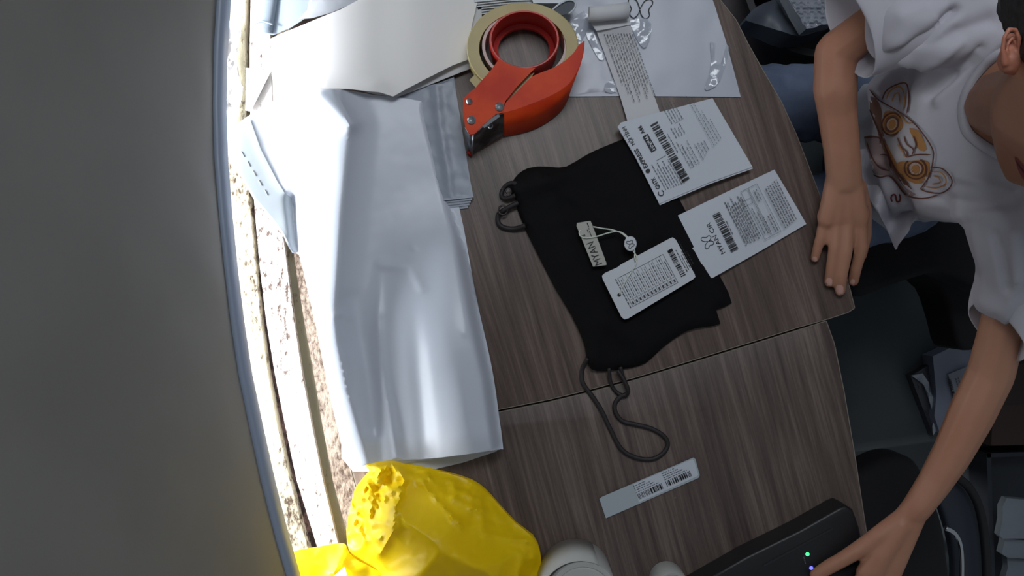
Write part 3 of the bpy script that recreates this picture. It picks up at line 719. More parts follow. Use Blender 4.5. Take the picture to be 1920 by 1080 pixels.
# ------------------------------------------------------------------ shipping label
m_lbl = mat('label_paper', (198, 203, 212), 0.6)
sl = empty('shipping_label', P(1285, 280, 0.012), 'white shipping label with courier lettering overlapping the black garment', 'label')
slo = [(1158, 238), (1164, 230), (1180, 225), (1260, 204), (1336, 184), (1352, 212), (1411, 313), (1330, 342), (1236, 382), (1214, 338), (1190, 292)]
slz = lambda x, y: 0.019 - 0.005 * sstep(1240, 1380, x) + 0.0015 * math.exp(-((x - 1160) / 10) ** 2)
sheet('label_sheet', slo, slz, m_lbl, sl, thick=0.0006, step=14)
sheet('label_sheet', [(x + 1, y + 3) for x, y in slo[4:] + slo[:1]], lambda x, y: slz(x, y) - 0.0016, m_lbl, sl, thick=0.0006, step=20)
ZL = 0.0208
pr = Print((1243, 370), 119.5, ZL)        # local x up along the left edge, local y towards the left edge
pr.line(smooth([(9 + 5 * math.cos(a), -1 + 5 * math.sin(a)) for a in [0.6 + 0.55 * k for k in range(10)]], 2, False), 1.6)
pr.text('GHTK', 18, -5, 11, width=24, bold=0.02)
pr.text('EXPRESS', 64, -4, 11, width=40, bold=0.02)
pr.poly([(57 + 4 * math.cos(a), 0 + 4.4 * math.sin(a)) for a in [2 * math.pi * k / 16 for k in range(16)]])
pr.text('NỘI TỈNH', 113, -4, 10, width=38, bold=0.01)
pr.text('A46', 122, -31, 10, width=16, bold=0.02)
pr.rect(84, -34, 34, 11)
pr.bars(6, -61, 124, 15, seed=11, unit=2.0)
pr.fine(60, -67, 40, 2.0, seed=3)
pr.line([(66, -24), (66, -44)], 0.6)
pr.build('label_lettering', INK, sl)
p2 = Print((1243, 370), 119.5, ZL + 0.0003); p2.text('HNP46', 86, -31.8, 9, width=30, bold=0.01); p2.build('reversed_lettering', mat('label_white', (200, 204, 212), 0.6), sl)
p2 = Print((1243, 370), 119.5, ZL)
for i in range(8): p2.fine(10 - i * 1, -13 - i * 5.2, 54 - (i * 11) % 22, 2.0, seed=i + 200)
for i in range(4): p2.fine(22, -74 - i * 6, 56 - (i * 9) % 20, 2.6 if i == 1 else 1.8, seed=i + 220)
for i in range(4): p2.fine(24 + 4 * i, -102 - i * 6, 34 - 5 * i, 1.8, seed=i + 240)
for i in range(4): p2.fine(84, -78 - i * 6, 22 - (i * 3) % 9, 1.8, seed=i + 260)
for i in range(5): p2.fine(112, -84 - i * 5.4, 44 - i * 2, 1.8, seed=i + 280)
p2.line([(110, -88), (110, -108)], 0.5)
for i in range(4): p2.fine(36 + 2 * i, -132 - i * 6, 110 - 22 * i, 1.5, seed=i + 300)
p2.build('fine_rows', INK2, sl)

# ------------------------------------------------------------------ order card
oc = empty('order_card', P(1390, 420, 0.006), 'white printed order slip with a butterfly logo, beside the hand on the table', 'card')
oz = lambda x, y: 0.0125 - 0.007 * sstep(1320, 1480, x)
sheet('card_sheet', [(1271, 404), (1360, 361), (1452, 318), (1482, 368), (1512, 420), (1420, 474), (1331, 524), (1302, 470), (1298, 466), (1301, 463)], oz, m_lbl, oc, thick=0.0005, step=14)
ZO = 0.0132
pr = Print((1331, 524), 117, ZO)
butterfly(pr, 65, -30, 11, 1.3)
pr.text('MYAN CIR', 32, -49, 12, width=64)
pr.bars(27, -74, 80, 15, seed=21, unit=1.35)
pr.fine(56, -78, 30, 2.0, seed=5)
pr.build('card_lettering', INK, oc)
pr = Print((1331, 524), 117, ZO)
for i in range(8): pr.fine(26 + (i % 2) * 3, -92 - i * 4.4, 92 - (i * 7) % 20, 3.0, seed=i + 400)
pr.frame(20, -140, 100, 14, 0.6); pr.frame(20, -160, 100, 18, 0.6); pr.frame(92, -138, 10, 18, 0.5)
for i in range(3): pr.fine(28, -132 - i * 6, 56 - 12 * i, 2.4, seed=i + 440)
for i in range(2): pr.fine(24, -152 - i * 5, 34, 2.4, seed=i + 450); pr.fine(88, -150 - i * 5, 24, 2.4, seed=i + 456)
for i in range(6): pr.fine(22 + i, -172 - i * 5, 84, 3.0, seed=i + 470)
pr.build('fine_rows', INK2, oc)

# ------------------------------------------------------------------ small barcode sticker
st = empty('barcode_sticker', P(1216, 915, 0), 'small narrow white sticker with two barcodes, lying below the black strap loop', 'sticker')
m_glos = mat('glossy_label_backing', (172, 180, 186), 0.25, spec=0.5)
sheet('backing', [(1124, 936), (1128, 932), (1300, 858), (1304, 861), (1312, 891), (1310, 896), (1136, 972)], 0.0030, m_glos, st, thick=0.0010, step=0)
sheet('label_face', [(1188, 908), (1298, 861), (1301, 863), (1309, 890), (1307, 893), (1198, 942)], 0.0036, m_lbl, st, thick=0.0005, step=0)
pr = Print((1198, 940), 24, 0.0040)
pr.bars(2, 3, 50, 11, seed=31, unit=1.3); pr.bars(60, 3, 50, 11, seed=33, unit=1.3)
pr.build('barcodes', INK, st)
pr = Print((1198, 940), 24, 0.0040)
for k in (0, 58):
    for i in range(4): pr.fine(2 + k, 16 + i * 4.2, 46 - i * 7, 2.2, seed=500 + i + k)
pr.build('fine_rows', INK2, st)

# ------------------------------------------------------------------ yellow bags
def translucent(m, c, f):
    nt = m.node_tree; b = nt.nodes['Principled BSDF']; o = nt.nodes['Material Output']
    t = nt.nodes.new('ShaderNodeBsdfTranslucent'); t.inputs[0].default_value = lin(c)
    mx = nt.nodes.new('ShaderNodeMixShader'); mx.inputs[0].default_value = f
    nt.links.new(b.outputs[0], mx.inputs[1]); nt.links.new(t.outputs[0], mx.inputs[2]); nt.links.new(mx.outputs[0], o.inputs[0])
def ridged(x, y, s, seed): return 1 - abs(nz(x, y, s, seed)) * 2.4
m_yel = mat('yellow_plastic', (252, 220, 14), 0.4, spec=0.35, var=(246, 208, 10), var_scale=4)
translucent(m_yel, (250, 214, 20), 0.22)
ybn = [(680, 866), (706, 866), (735, 868), (780, 875), (838, 887), (884, 902), (912, 922), (940, 952), (966, 980), (1000, 1008), (1013, 1036), (1014, 1066), (1012, 1130), (980, 1170), (760, 1170), (700, 1110), (694, 1074), (672, 1052), (656, 1036), (650, 1008), (651, 980), (656, 956), (662, 930), (668, 912), (688, 888), (692, 880)]
def yz(x, y):
    dl, _ = seg_dist(x, y, yb_s + [yb_s[0]])
    b = sstep(0, 150, dl)
    z = 0.012 + 0.085 * b ** 0.8
    z += fold(x, y, [(790, 905), (820, 940), (862, 985)], 6, 0.008) * 1.0
    z += fold(x, y, [(735, 870), (760, 900), (745, 940), (735, 1000), (712, 1040)], 8, 0.012)
    z += fold(x, y, [(700, 868), (770, 890), (830, 925), (900, 960)], 12, 0.007)
    z += fold(x, y, [(900, 930), (905, 1000), (960, 1010), (1000, 1014)], 10, 0.007)
    z += fold(x, y, [(985, 1030), (970, 1080)], 7, 0.006)
    z += fold(x, y, [(890, 990), (960, 960)], 7, 0.004)
    cr = sstep(790, 690, x) * sstep(1060, 900, y) + 0.25 * sstep(60, 0, dl)
    z += (0.012 * ridged(x, y, 0.030, 3.3) + 0.007 * ridged(x, y, 0.065, 5.1)) * (0.10 + cr) * min(1, dl / 12)
    z += fold(x, y, [(800, 890), (815, 910), (850, 915), (885, 935), (880, 965)], 5, 0.004) + fold(x, y, [(850, 930), (875, 925), (900, 940)], 4, 0.004)
    z += fold(x, y, [(700, 900), (735, 915), (760, 905)], 5, 0.007) + fold(x, y, [(680, 940), (700, 1000), (720, 1020)], 6, 0.006) + fold(x, y, [(735, 950), (705, 1030)], 5, 0.006)
    z += 0.003 * nz(x, y, 0.012, 9)
    return max(0.003, z)
yb_s = smooth(ybn, 2)
o = sheet('yellow_bag', yb_s, yz, m_yel, step=5.5, flat_bottom=0.001)
for e in o.data.edges: pass
tag(o, 'large crumpled bright yellow plastic bag at the lower left of the table', 'bag')
yb2 = smooth([(549, 1040), (560, 1032), (600, 1025), (636, 1019), (648, 1022), (655, 1038), (672, 1052), (700, 1066), (760, 1100), (760, 1150), (600, 1150), (575, 1100), (560, 1072)], 2)
def y2z(x, y):
    z = 0.006 + 0.014 * sstep(1020, 1060, y) + fold(x, y, [(646, 1022), (645, 1045), (620, 1080)], 7, 0.006) + 0.006 * ridged(x, y, 0.03, 1.1) * 0.4
    z += fold(x, y, [(622, 1082), (645, 1062), (655, 1068)], 5, 0.006)
    return z
o = sheet('yellow_bag', yb2, y2z, m_yel, step=8, thick=0.002)
tag(o, 'smaller flat yellow plastic bag spreading over the window sill', 'bag')
o = sheet('paper_scrap', [(622, 1083), (646, 1063), (650, 1075), (645, 1100), (615, 1100)], 0.040, m_paper, thick=0.0005, step=0)
tag(o, 'white paper corner showing on the smaller yellow bag at the bottom edge', 'paper scrap')

# ------------------------------------------------------------------ label rolls at the bottom
def roll(name, cx, cy, rpx, ri, h, label, flap=False):
    c = P(cx, cy, h); e = empty(name, (c.x, c.y, 0), label, 'label roll'); s = S(h); r = rpx * s; r2 = ri * s
    lathe('wound_labels', (c.x, c.y, 0), [(r2, 0.0), (r - 0.0005, 0.0), (r, 0.0008), (r, h - 0.0008), (r - 0.0005, h), (r * 0.86, h - 0.001), (r * 0.84, h - 0.0025), (r * 0.80, h - 0.0005), (r2, h - 0.001)], m_rollp, e, seg=72)
    lathe('core', (c.x, c.y, 0), [(r2 - 0.003, 0.001), (r2 - 0.0002, 0.001), (r2 - 0.0002, h - 0.004), (r2 - 0.003, h - 0.004)], m_corec, e, seg=48)
    if flap:
        bm = bmesh.new(); pts = []
        for k in range(13):
            a = math.radians(64 + k * 9.5); rr = r + 0.0006 + 0.0105 * max(0, (k - 1) / 11) ** 1.6
            pts.append((c.x + rr * math.cos(a), c.y + rr * math.sin(a)))
        A = [bm.verts.new((x, y, 0.001)) for x, y in pts]; B = [bm.verts.new((x, y, h + 0.0002)) for x, y in pts]
        for k in range(12): bm.faces.new((A[k], A[k + 1], B[k + 1], B[k]))
        q = from_bm('loose_label', bm, m_rollp, e).modifiers.new('s', 'SOLIDIFY'); q.thickness = 0.0005
    return e
m_rollp = mat('roll_paper', (184, 184, 180), 0.55)
m_corec = mat('brown_core', (104, 78, 66), 0.8)
roll('label_roll', 1094, 1120, 66, 34, 0.098, 'upright roll of wide white labels beside the large yellow bag', True)
roll('label_roll', 1262, 1108, 34, 14, 0.05, 'small white roll peeking in at the bottom, right of the wide roll')

# ------------------------------------------------------------------ black printer
pn = empty('label_printer', P(1500, 1060, 0), 'black label printer at the bottom right of the table, under the left hand', 'printer')
m_pb = mat('black_plastic', (20, 19, 22), 0.45, bump_s=0.05, bump_scale=300)
prism('housing', [(1300, 1100), (1400, 1043), (1500, 994), (1572, 953), (1584, 948), (1600, 956), (1607, 975), (1612, 990), (1625, 1050), (1640, 1120), (1660, 1200), (1330, 1200)], 0.001, 0.045, m_pb, pn, bevel=0.004)
sheet('lid_seam', [(1430, 1060), (1560, 990), (1562, 993), (1433, 1063)], 0.0462, mat('seam', (34, 33, 36), 0.5), pn, thick=0.0008, step=0)
for x, y, c in ((1514, 1039, (60, 255, 120)), (1521, 1065, (90, 90, 255))):
    p = P(x, y, 0.045)
    lathe('indicator_light', (p.x, p.y, 0.045), [(0.0001, 0), (0.0026, 0), (0.0022, 0.0012), (0.0001, 0.0016)], mat('led_%d' % c[0], c, 0.3, emit=(c, 2.6)), pn, seg=16)
pr = Print((1506, 1044), -75, 0.0458); pr.fine(0, 0, 14, 2, seed=9); pr.build('printed_marks', mat('grey_mark', (110, 110, 116), 0.6), pn)

# ------------------------------------------------------------------ remeshed blobs for the figure
def ell_pts(c, r, q=None, sub=2):
    bm = bmesh.new(); bmesh.ops.create_icosphere(bm, subdivisions=sub, radius=1.0)
    rr = r if isinstance(r, (tuple, list)) else (r, r, r)
    out = []
    for v in bm.verts:
        p = Vector((v.co.x * rr[0], v.co.y * rr[1], v.co.z * rr[2]))
        if q is not None: p = q @ p
        out.append(p + c)
    bm.free(); return out
def hull(dst, pts):
    bm = bmesh.new(); vs = [bm.verts.new(p) for p in pts]
    bmesh.ops.convex_hull(bm, input=vs)
    bmesh.ops.delete(bm, geom=[v for v in bm.verts if not v.link_faces], context='VERTS')
    base = len(dst[0]); ix = {v: base + i for i, v in enumerate(bm.verts)}
    dst[0].extend(v.co.copy() for v in bm.verts); dst[1].extend([tuple(ix[v] for v in f.verts) for f in bm.faces]); bm.free()
def chain(dst, nodes):
    """nodes: (px,py,z,r_px or (rx,ry,rz) metres)"""
    for a, b2 in zip(nodes, nodes[1:]):
        pts = []
        for n in (a, b2):
            z = n[2]; r = n[3]; r = r * S(z) if not isinstance(r, (tuple, list)) else r
            pts += ell_pts(P(n[0], n[1], z), r)
        hull(dst, pts)
def blob(name, dst, voxel, iters, m, parent, disp=None, fac=0.5):
    me = bpy.data.meshes.new('tmp'); me.from_pydata(dst[0], [], dst[1]); me.update()
    bm = bmesh.new(); bm.from_mesh(me); bmesh.ops.recalc_face_normals(bm, faces=bm.faces); bm.to_mesh(me); bm.free()
    o = bpy.data.objects.new('tmp', me); COL.objects.link(o)
    r = o.modifiers.new('r', 'REMESH'); r.mode = 'VOXEL'; r.voxel_size = voxel; r.adaptivity = 0
    s = o.modifiers.new('s', 'SMOOTH'); s.factor = fac; s.iterations = iters
    dg = bpy.context.evaluated_depsgraph_get(); dg.update()
    out = bpy.data.meshes.new_from_object(o.evaluated_get(dg)); bpy.data.objects.remove(o)
    if disp:
        ns = [v.normal.copy() for v in out.vertices]
        for v, n in zip(out.vertices, ns): v.co += disp(v.co, n)
        out.update()
    out.name = name; out.materials.clear()
    return link(name, out, m, parent)

person = empty('person', P(1700, 280, -0.40), 'person in white printed t-shirt and blue jeans seated beside the tables', 'person')
m_skin = mat('skin', (176, 128, 104), 0.5, spec=0.35, var=(168, 118, 94), var_scale=9, bump_s=0.05, bump_scale=250, sss=0.05)
body = ([], [])
# right arm and hand
chain(body, [(1800, 20, 0.18, 34), (1650, 34, 0.15, 36), (1568, 98, 0.11, 40), (1566, 165, 0.10, 40.5), (1569, 205, 0.085, 36), (1578, 280, 0.065, 33)])
chain(body, [(1578, 280, 0.065, 33), (1583, 335, 0.048, (0.024, 0.022, 0.017))])
for x, y in ((1549, 412), (1567, 410), (1589, 410), (1612, 412)):
    chain(body, [(1583 + (x - 1583) * 0.42, 335, 0.046, (0.015, 0.014, 0.014)), (x, y, 0.030, (0.0122, 0.012, 0.0115))])
chain(body, [(1549, 405, 0.028, (0.013, 0.013, 0.010)), (1614, 400, 0.030, (0.013, 0.013, 0.010))])
chain(body, [(1547, 412, 0.026, 11.8), (1539, 445, 0.022, 10.5), (1532, 468, 0.015, 9.6), (1528, 484, 0.009, 9.0)])
chain(body, [(1568, 412, 0.029, 12.6), (1564, 466, 0.026, 11.4), (1558, 505, 0.017, 10.6), (1555, 529, 0.009, 10.4)])
chain(body, [(1589, 412, 0.030, 13.0), (1586, 472, 0.027, 12.4), (1578, 518, 0.018, 11.2), (1575, 545, 0.009, 10.8)])
chain(body, [(1612, 414, 0.029, 13.0), (1615, 465, 0.024, 12.2), (1604, 508, 0.012, 10.8), (1600, 527, 0.003, 10.4)])
chain(body, [(1608, 350, 0.036, 17), (1620, 395, 0.012, 15), (1622, 440, -0.008, 13), (1614, 480, -0.018, 11)])
# left arm and hand
chain(body, [(1908, 470, 0.16, 34), (1880, 610, 0.14, 40), (1858, 700, 0.115, 42), (1822, 775, 0.10, 41), (1785, 850, 0.09, 35), (1750, 908, 0.082, 30), (1722, 948, 0.078, 27)])
chain(body, [(1722, 948, 0.078, 27), (1714, 958, 0.077, (0.019, 0.019, 0.016))])
for x, y in ((1622, 1074), (1640, 1086), (1656, 1092), (1666, 1090)):
    chain(body, [(1714 + (x - 1650) * 0.35, 955 + 4, 0.076, (0.014, 0.014, 0.0135)), (x, y, 0.066, (0.0125, 0.0125, 0.0115))])
chain(body, [(1690, 985, 0.075, 22), (1650, 1045, 0.070, 22), (1640, 1070, 0.068, 20)])
chain(body, [(1700, 968, 0.074, 21), (1652, 1002, 0.070, 19), (1625, 1021, 0.066, 17.5)])
chain(body, [(1628, 1019, 0.066, 17.5), (1578, 1050, 0.062, 14.5), (1552, 1064, 0.058, 14), (1530, 1078, 0.055, 12.5)])
for a, b2, c2 in (((1620, 1078), (1590, 1128), (1572, 1160)), ((1638, 1088), (1612, 1145), (1594, 1180)), ((1655, 1094), (1632, 1150), (1616, 1182)), ((1667, 1092), (1652, 1138), (1640, 1166))):
    chain(body, [(*a, 0.066, 13.5), (*b2, 0.062, 11.8), (*c2, 0.053, 10.2)])
# torso, neck, head
chain(body, [(1660, 285, -0.20, (0.10, 0.13, 0.08)), (1740, 265, -0.05, (0.085, 0.105, 0.08)), (1855, 235, 0.13, (0.085, 0.11, 0.09))])
chain(body, [(1872, 170, 0.185, (0.040, 0.070, 0.045)), (1880, 250, 0.185, (0.036, 0.060, 0.045))])
chain(body, [(1878, 195, 0.22, 64), (1950, 190, 0.33, 84)])
head = [((2045, 150, 0.41), 0.068), ((1990, 210, 0.37), 0.060), ((1930, 190, 0.345), 0.034), ((1924, 235, 0.345), 0.031), ((1918, 285, 0.335), 0.0235), ((1912, 318, 0.325), 0.0150), ((1945, 322, 0.33), 0.018), ((2000, 300, 0.38), 0.035), ((2040, 260, 0.42), 0.048)]
hp = []
for (a, r) in head: hp.append((P(*a), r))
hull(body, sum([ell_pts(c, r, sub=3) for c, r in hp], []))
chain(body, [(1965, 320, 0.37, 16), (1985, 350, 0.385, 12), (2015, 330, 0.41, 10)])      # nose
bo = blob('body', body, 0.0026, 5, m_skin, person)
# ear
ear = ([], [])
chain(ear, [(1897, 122, 0.407, 7), (1885, 118, 0.411, 7.5), (1880, 92, 0.417, 4.4), (1883, 70, 0.421, 4.2), (1892, 55, 0.423, 4.4), (1904, 56, 0.421, 4.4), (1911, 72, 0.419, 4.4), (1911, 96, 0.413, 4.2), (1903, 112, 0.409, 5)])
chain(ear, [(1896, 88, 0.405, (0.0072, 0.014, 0.006)), (1898, 104, 0.403, (0.006, 0.010, 0.006))])
chain(ear, [(1888, 100, 0.413, 3.4), (1890, 82, 0.415, 3.2), (1898, 70, 0.415, 3.2), (1903, 82, 0.413, 3)])
chain(ear, [(1895, 112, 0.405, (0.012, 0.014, 0.010)), (1925, 105, 0.400, (0.015, 0.02, 0.014))])
blob('ear', ear, 0.0013, 3, mat('ear_skin', (186, 120, 98), 0.5, sss=0.1), person)
m_hair = mat('black_hair', (16, 14, 15), 0.55, bump_s=0.6, bump_scale=180, stretch=(1, 0.15, 1))
hr = ([], [])
hull(hr, ell_pts(P(1962, 2, 0.40), 0.040, sub=3) + ell_pts(P(2060, 20, 0.44), 0.06, sub=3))
hull(hr, ell_pts(P(2004, 56, 0.42), 0.042, sub=3) + ell_pts(P(2095, 85, 0.46), 0.068, sub=3))
hull(hr, ell_pts(P(2100, 90, 0.47), 0.068, sub=3) + ell_pts(P(2140, 190, 0.47), 0.060, sub=3))
blob('hair', hr, 0.004, 3, m_hair, person, disp=lambda c, n: n * 0.0025 * noise.noise(Vector((c.x * 400, c.y * 60, c.z * 400))))
# eyes, brow and lips
m_eye = mat('eye_white', (215, 212, 208), 0.2); m_iris = mat('dark_iris', (30, 22, 18), 0.15)
for a in ((1978, 300, 0.405), (2068, 290, 0.43)):
    c = P(*a); e = ([], []); hull(e, ell_pts(c, 0.0115, sub=3)); blob('eye', e, 0.0012, 2, m_eye, person)
    e = ([], []); hull(e, ell_pts(c + Vector((-0.002, -0.0085, 0.001)), 0.0052, sub=3)); blob('iris', e, 0.001, 1, m_iris, person)
m_lip = mat('lips', (140, 62, 66), 0.4)
# nails
m_nail = mat('fingernail', (206, 158, 146), 0.25, spec=0.5)
dg = bpy.context.evaluated_depsgraph_get(); dg.update()
def bvh_of(ob):
    me = ob.data; M = ob.matrix_parent_inverse
    off = ob.parent.location + ob.matrix_parent_inverse.translation if ob.parent else ob.location
    return BVHTree.FromPolygons([v.co + off for v in me.vertices], [tuple(p.vertices) for p in me.polygons])
CAMP = Vector((0, 0, H))
def drape(name, bvh, outline, m, parent, step=4, off=0.0006, sm=2):
    outline = smooth(outline, sm) if sm else outline
    vs, fs = cdt(outline, step); used = sorted({i for f in fs for i in f}); ix = {u: k for k, u in enumerate(used)}
    pts = []; ok = []
    for u in used:
        x, y = vs[u]; d = (P(x, y, 0) - CAMP).normalized(); h = bvh.ray_cast(CAMP, d)
        if h[0] is None: pts.append(Vector()); ok.append(False)
        else: pts.append(h[0] - d * off); ok.append(True)
    fl = [tuple(ix[i] for i in f) for f in fs if all(ok[ix[i]] for i in f)]
    return pts, fl
def drape_obj(name, bvh, outlines, m, parent, step=4, off=0.0006, sm=2):
    V = []; Fc = []
    for o_ in outlines:
        p, f = drape(name, bvh, o_, m, parent, step, off, sm); b = len(V); V += p; Fc += [tuple(b + i for i in t)[::-1] for t in f]
    me = bpy.data.meshes.new(name); me.from_pydata(V, [], Fc); me.update()
    bm = bmesh.new(); bm.from_mesh(me); bmesh.ops.delete(bm, geom=[v for v in bm.verts if not v.link_faces], context='VERTS'); bm.to_mesh(me); bm.free()
    return link(name, me, m, parent)
bb = bvh_of(bo)
drape_obj('lips', bb, [[(1902, 295), (1908, 297), (1915, 306), (1926, 314), (1938, 330), (1936, 346), (1922, 340), (1912, 326), (1906, 310)]], m_lip, person, 4, 0.0012, 2)
drape_obj('lip_line', bb, [[(1902, 296), (1910, 307), (1920, 320), (1932, 334), (1931, 337), (1918, 323), (1908, 310)]], mat('lip_shade', (84, 36, 38), 0.5), person, 4, 0.0022, 0)
for (x, y, w2, h2, ang) in ((1527, 488, 5, 7, 12), (1554, 530, 6.5, 9, 8), (1574, 545, 7.5, 11, 5), (1598, 531, 4.5, 8, 12)):
    a = math.radians(ang); out = []
    for k in range(12):
        t = 2 * math.pi * k / 12; u, v = w2 * math.copysign(abs(math.cos(t)) ** 0.7, math.cos(t)), h2 * math.copysign(abs(math.sin(t)) ** 0.7, math.sin(t))
        out.append((x + u * math.cos(a) - v * math.sin(a), y + u * math.sin(a) + v * math.cos(a)))
    drape_obj('fingernail', bb, [out], m_nail, person, 3, 0.0007, 0)

# t-shirt
m_shirt = mat('white_cotton', (190, 187, 196), 0.9, sheen=0.1, bump_s=0.08, bump_scale=600)
sh = ([], [])
chain(sh, [(1670, 285, -0.13, (0.105, 0.125, 0.06)), (1735, 270, -0.04, (0.095, 0.112, 0.08)), (1850, 232, 0.125, (0.098, 0.126, 0.085))])
chain(sh, [(1850, 225, 0.14, (0.09, 0.11, 0.08)), (1905, 60, 0.20, (0.06, 0.06, 0.05))])
chain(sh, [(1850, 225, 0.14, (0.09, 0.11, 0.08)), (1912, 400, 0.19, (0.06, 0.06, 0.05))])
chain(sh, [(1850, 225, 0.12, (0.08, 0.10, 0.08)), (1722, 205, 0.04, (0.062, 0.055, 0.06)), (1694, 158, 0.06, (0.046, 0.042, 0.05))])
# sleeves
chain(sh, [(1905, 30, 0.20, (0.065, 0.07, 0.055)), (1760, 20, 0.20, (0.055, 0.065, 0.052)), (1680, 35, 0.185, (0.035, 0.060, 0.050))])
chain(sh, [(1912, 420, 0.20, (0.06, 0.06, 0.052)), (1905, 500, 0.185, (0.042, 0.05, 0.048)), (1888, 560, 0.165, (0.036, 0.03, 0.046))])
FOLDS = [([(1655, 118), (1700, 98), (1745, 62), (1790, 20)], 9, -0.016), ([(1640, 140), (1690, 112), (1740, 88), (1800, 60), (1860, 40)], 16, -0.007),
         ([(1760, 190), (1800, 150), (1850, 100), (1885, 70)], 10, 0.006), ([(1740, 180), (1790, 140), (1840, 92)], 8, -0.006),
         ([(1700, 150), (1760, 110), (1800, 80)], 9, 0.006), ([(1690, 30), (1735, 10)], 10, 0.003), ([(1760, 40), (1730, 75)], 7, 0.006),
         ([(1800, 330), (1850, 345), (1900, 360)], 9, 0.006), ([(1700, 330), (1760, 370), (1830, 385), (1900, 380)], 12, -0.006), ([(1720, 400), (1800, 405), (1870, 395)], 9, 0.005),
         ([(1865, 440), (1880, 480), (1890, 540)], 9, -0.006), ([(1900, 440), (1905, 520), (1885, 600)], 9, 0.005), ([(1650, 320), (1700, 380), (1720, 420)], 8, -0.006),
         ([(1640, 300), (1665, 360), (1690, 420)], 7, 0.005)]
def shirt_disp(c, n):
    px, py = topx(c); d = 0.0
    for l, w_, h_ in FOLDS: d += bump(px, py, l, w_, h_)
    d += 0.003 * noise.noise(Vector((c.x * 18, c.y * 18, c.z * 18))) + 0.0014 * noise.noise(Vector((c.x * 55, c.y * 55, c.z * 30)))
    return n * d
shirt = blob('t_shirt', sh, 0.0045, 8, m_shirt, person, disp=shirt_disp)
shirt['label'] = 'white short-sleeved t-shirt'
# sleeve ends: open cuffs with a hem
def cuff(rings, name='sleeve'):
    bm = bmesh.new(); rs = []
    for (cx, cy, z, ax, ay, vz) in rings:
        c = P(cx, cy, z); s = S(z); A = Vector((ax * s, -ay * s, 0)); 
        ring = []
        for k in range(40):
            a = 2 * math.pi * k / 40; ring.append(bm.verts.new(c + A * math.cos(a) + Vector((0, 0, vz)) * math.sin(a) + Vector((0, 0, 0.0016 * math.sin(a * 5 + cx)))))
        rs.append(ring)
    for a, b2 in zip(rs, rs[1:]):
        for k in range(40): bm.faces.new((a[k], a[(k + 1) % 40], b2[(k + 1) % 40], b2[k]))
    o = from_bm(name, bm, m_shirt, person); q = o.modifiers.new('s', 'SOLIDIFY'); q.thickness = 0.0018; q.offset = -1
    q = o.modifiers.new('u', 'SUBSURF'); q.levels = 1; q.render_levels = 1
    return o
cuff([(1592, 58, 0.155, 38, 88, 0.048), (1596, 56, 0.156, 38, 88, 0.050), (1625, 46, 0.165, 36, 88, 0.052), (1670, 36, 0.18, 30, 88, 0.054), (1720, 26, 0.19, 26, 80, 0.048), (1780, 16, 0.20, 20, 60, 0.035)])
cuff([(1869, 624, 0.145, 38, 54, 0.046), (1870, 619, 0.146, 38, 54, 0.048), (1876, 590, 0.155, 42, 44, 0.050), (1888, 550, 0.165, 46, 26, 0.052), (1898, 500, 0.18, 46, 12, 0.048), (1905, 450, 0.195, 40, 2, 0.035)])
# collar band round the neck opening
dg = bpy.context.evaluated_depsgraph_get(); sb = bvh_of(shirt)
col_in = smooth([(1895, 98), (1872, 110), (1848, 132), (1825, 163), (1813, 200), (1820, 238), (1840, 258), (1864, 274), (1885, 290)], 4, False)
col_out = smooth([(1888, 84), (1862, 98), (1836, 122), (1810, 158), (1796, 202), (1803, 246), (1826, 272), (1856, 292), (1885, 306)], 4, False)
bm = bmesh.new(); A = []; B = []
def onshirt(x, y, off):
    d = (P(x, y, 0) - CAMP).normalized(); h = sb.ray_cast(CAMP, d)
    return h[0] - d * off if h[0] is not None else None
for (a, b2) in zip(col_in, col_out):
    q = onshirt(*b2, 0.0015); r = onshirt(*a, 0.004)
    if q is None or r is None: continue
    A.append(r); B.append(q)
zc = [v.z for v in A]
pa = [bm.verts.new(v) for v in A]; pb = [bm.verts.new(v) for v in B]
for k in range(len(pa) - 1): bm.faces.new((pa[k], pa[k + 1], pb[k + 1], pb[k]))
q = from_bm('collar', bm, m_shirt, person).modifiers.new('s', 'SOLIDIFY'); q.thickness = 0.003; q.offset = 0
# skin showing inside the neckline
neck_out = [(1896, 99), (1873, 111), (1849, 133), (1826, 164), (1814, 200), (1821, 237), (1841, 257), (1865, 273), (1900, 292), (1935, 250), (1940, 150)]
drape_obj('neckline_skin', sb, [neck_out], m_skin, person, 8, 0.0035, 2)
# loose shirt hem over the lap
def hem_z(z0, seed): return lambda x, y: z0 + 0.018 * math.sin((x * 0.8 + y * 0.35) * 0.10 + seed) + 0.010 * nz(x, y, 0.03, seed)
sheet('shirt_hem', smooth([(1612, 280), (1640, 290), (1700, 340), (1745, 402), (1722, 408), (1712, 412), (1706, 430), (1698, 442), (1684, 460), (1680, 468), (1668, 440), (1650, 405), (1630, 370), (1614, 330)], 2), hem_z(-0.03, 1.0), m_shirt, person, thick=0.002, step=7)

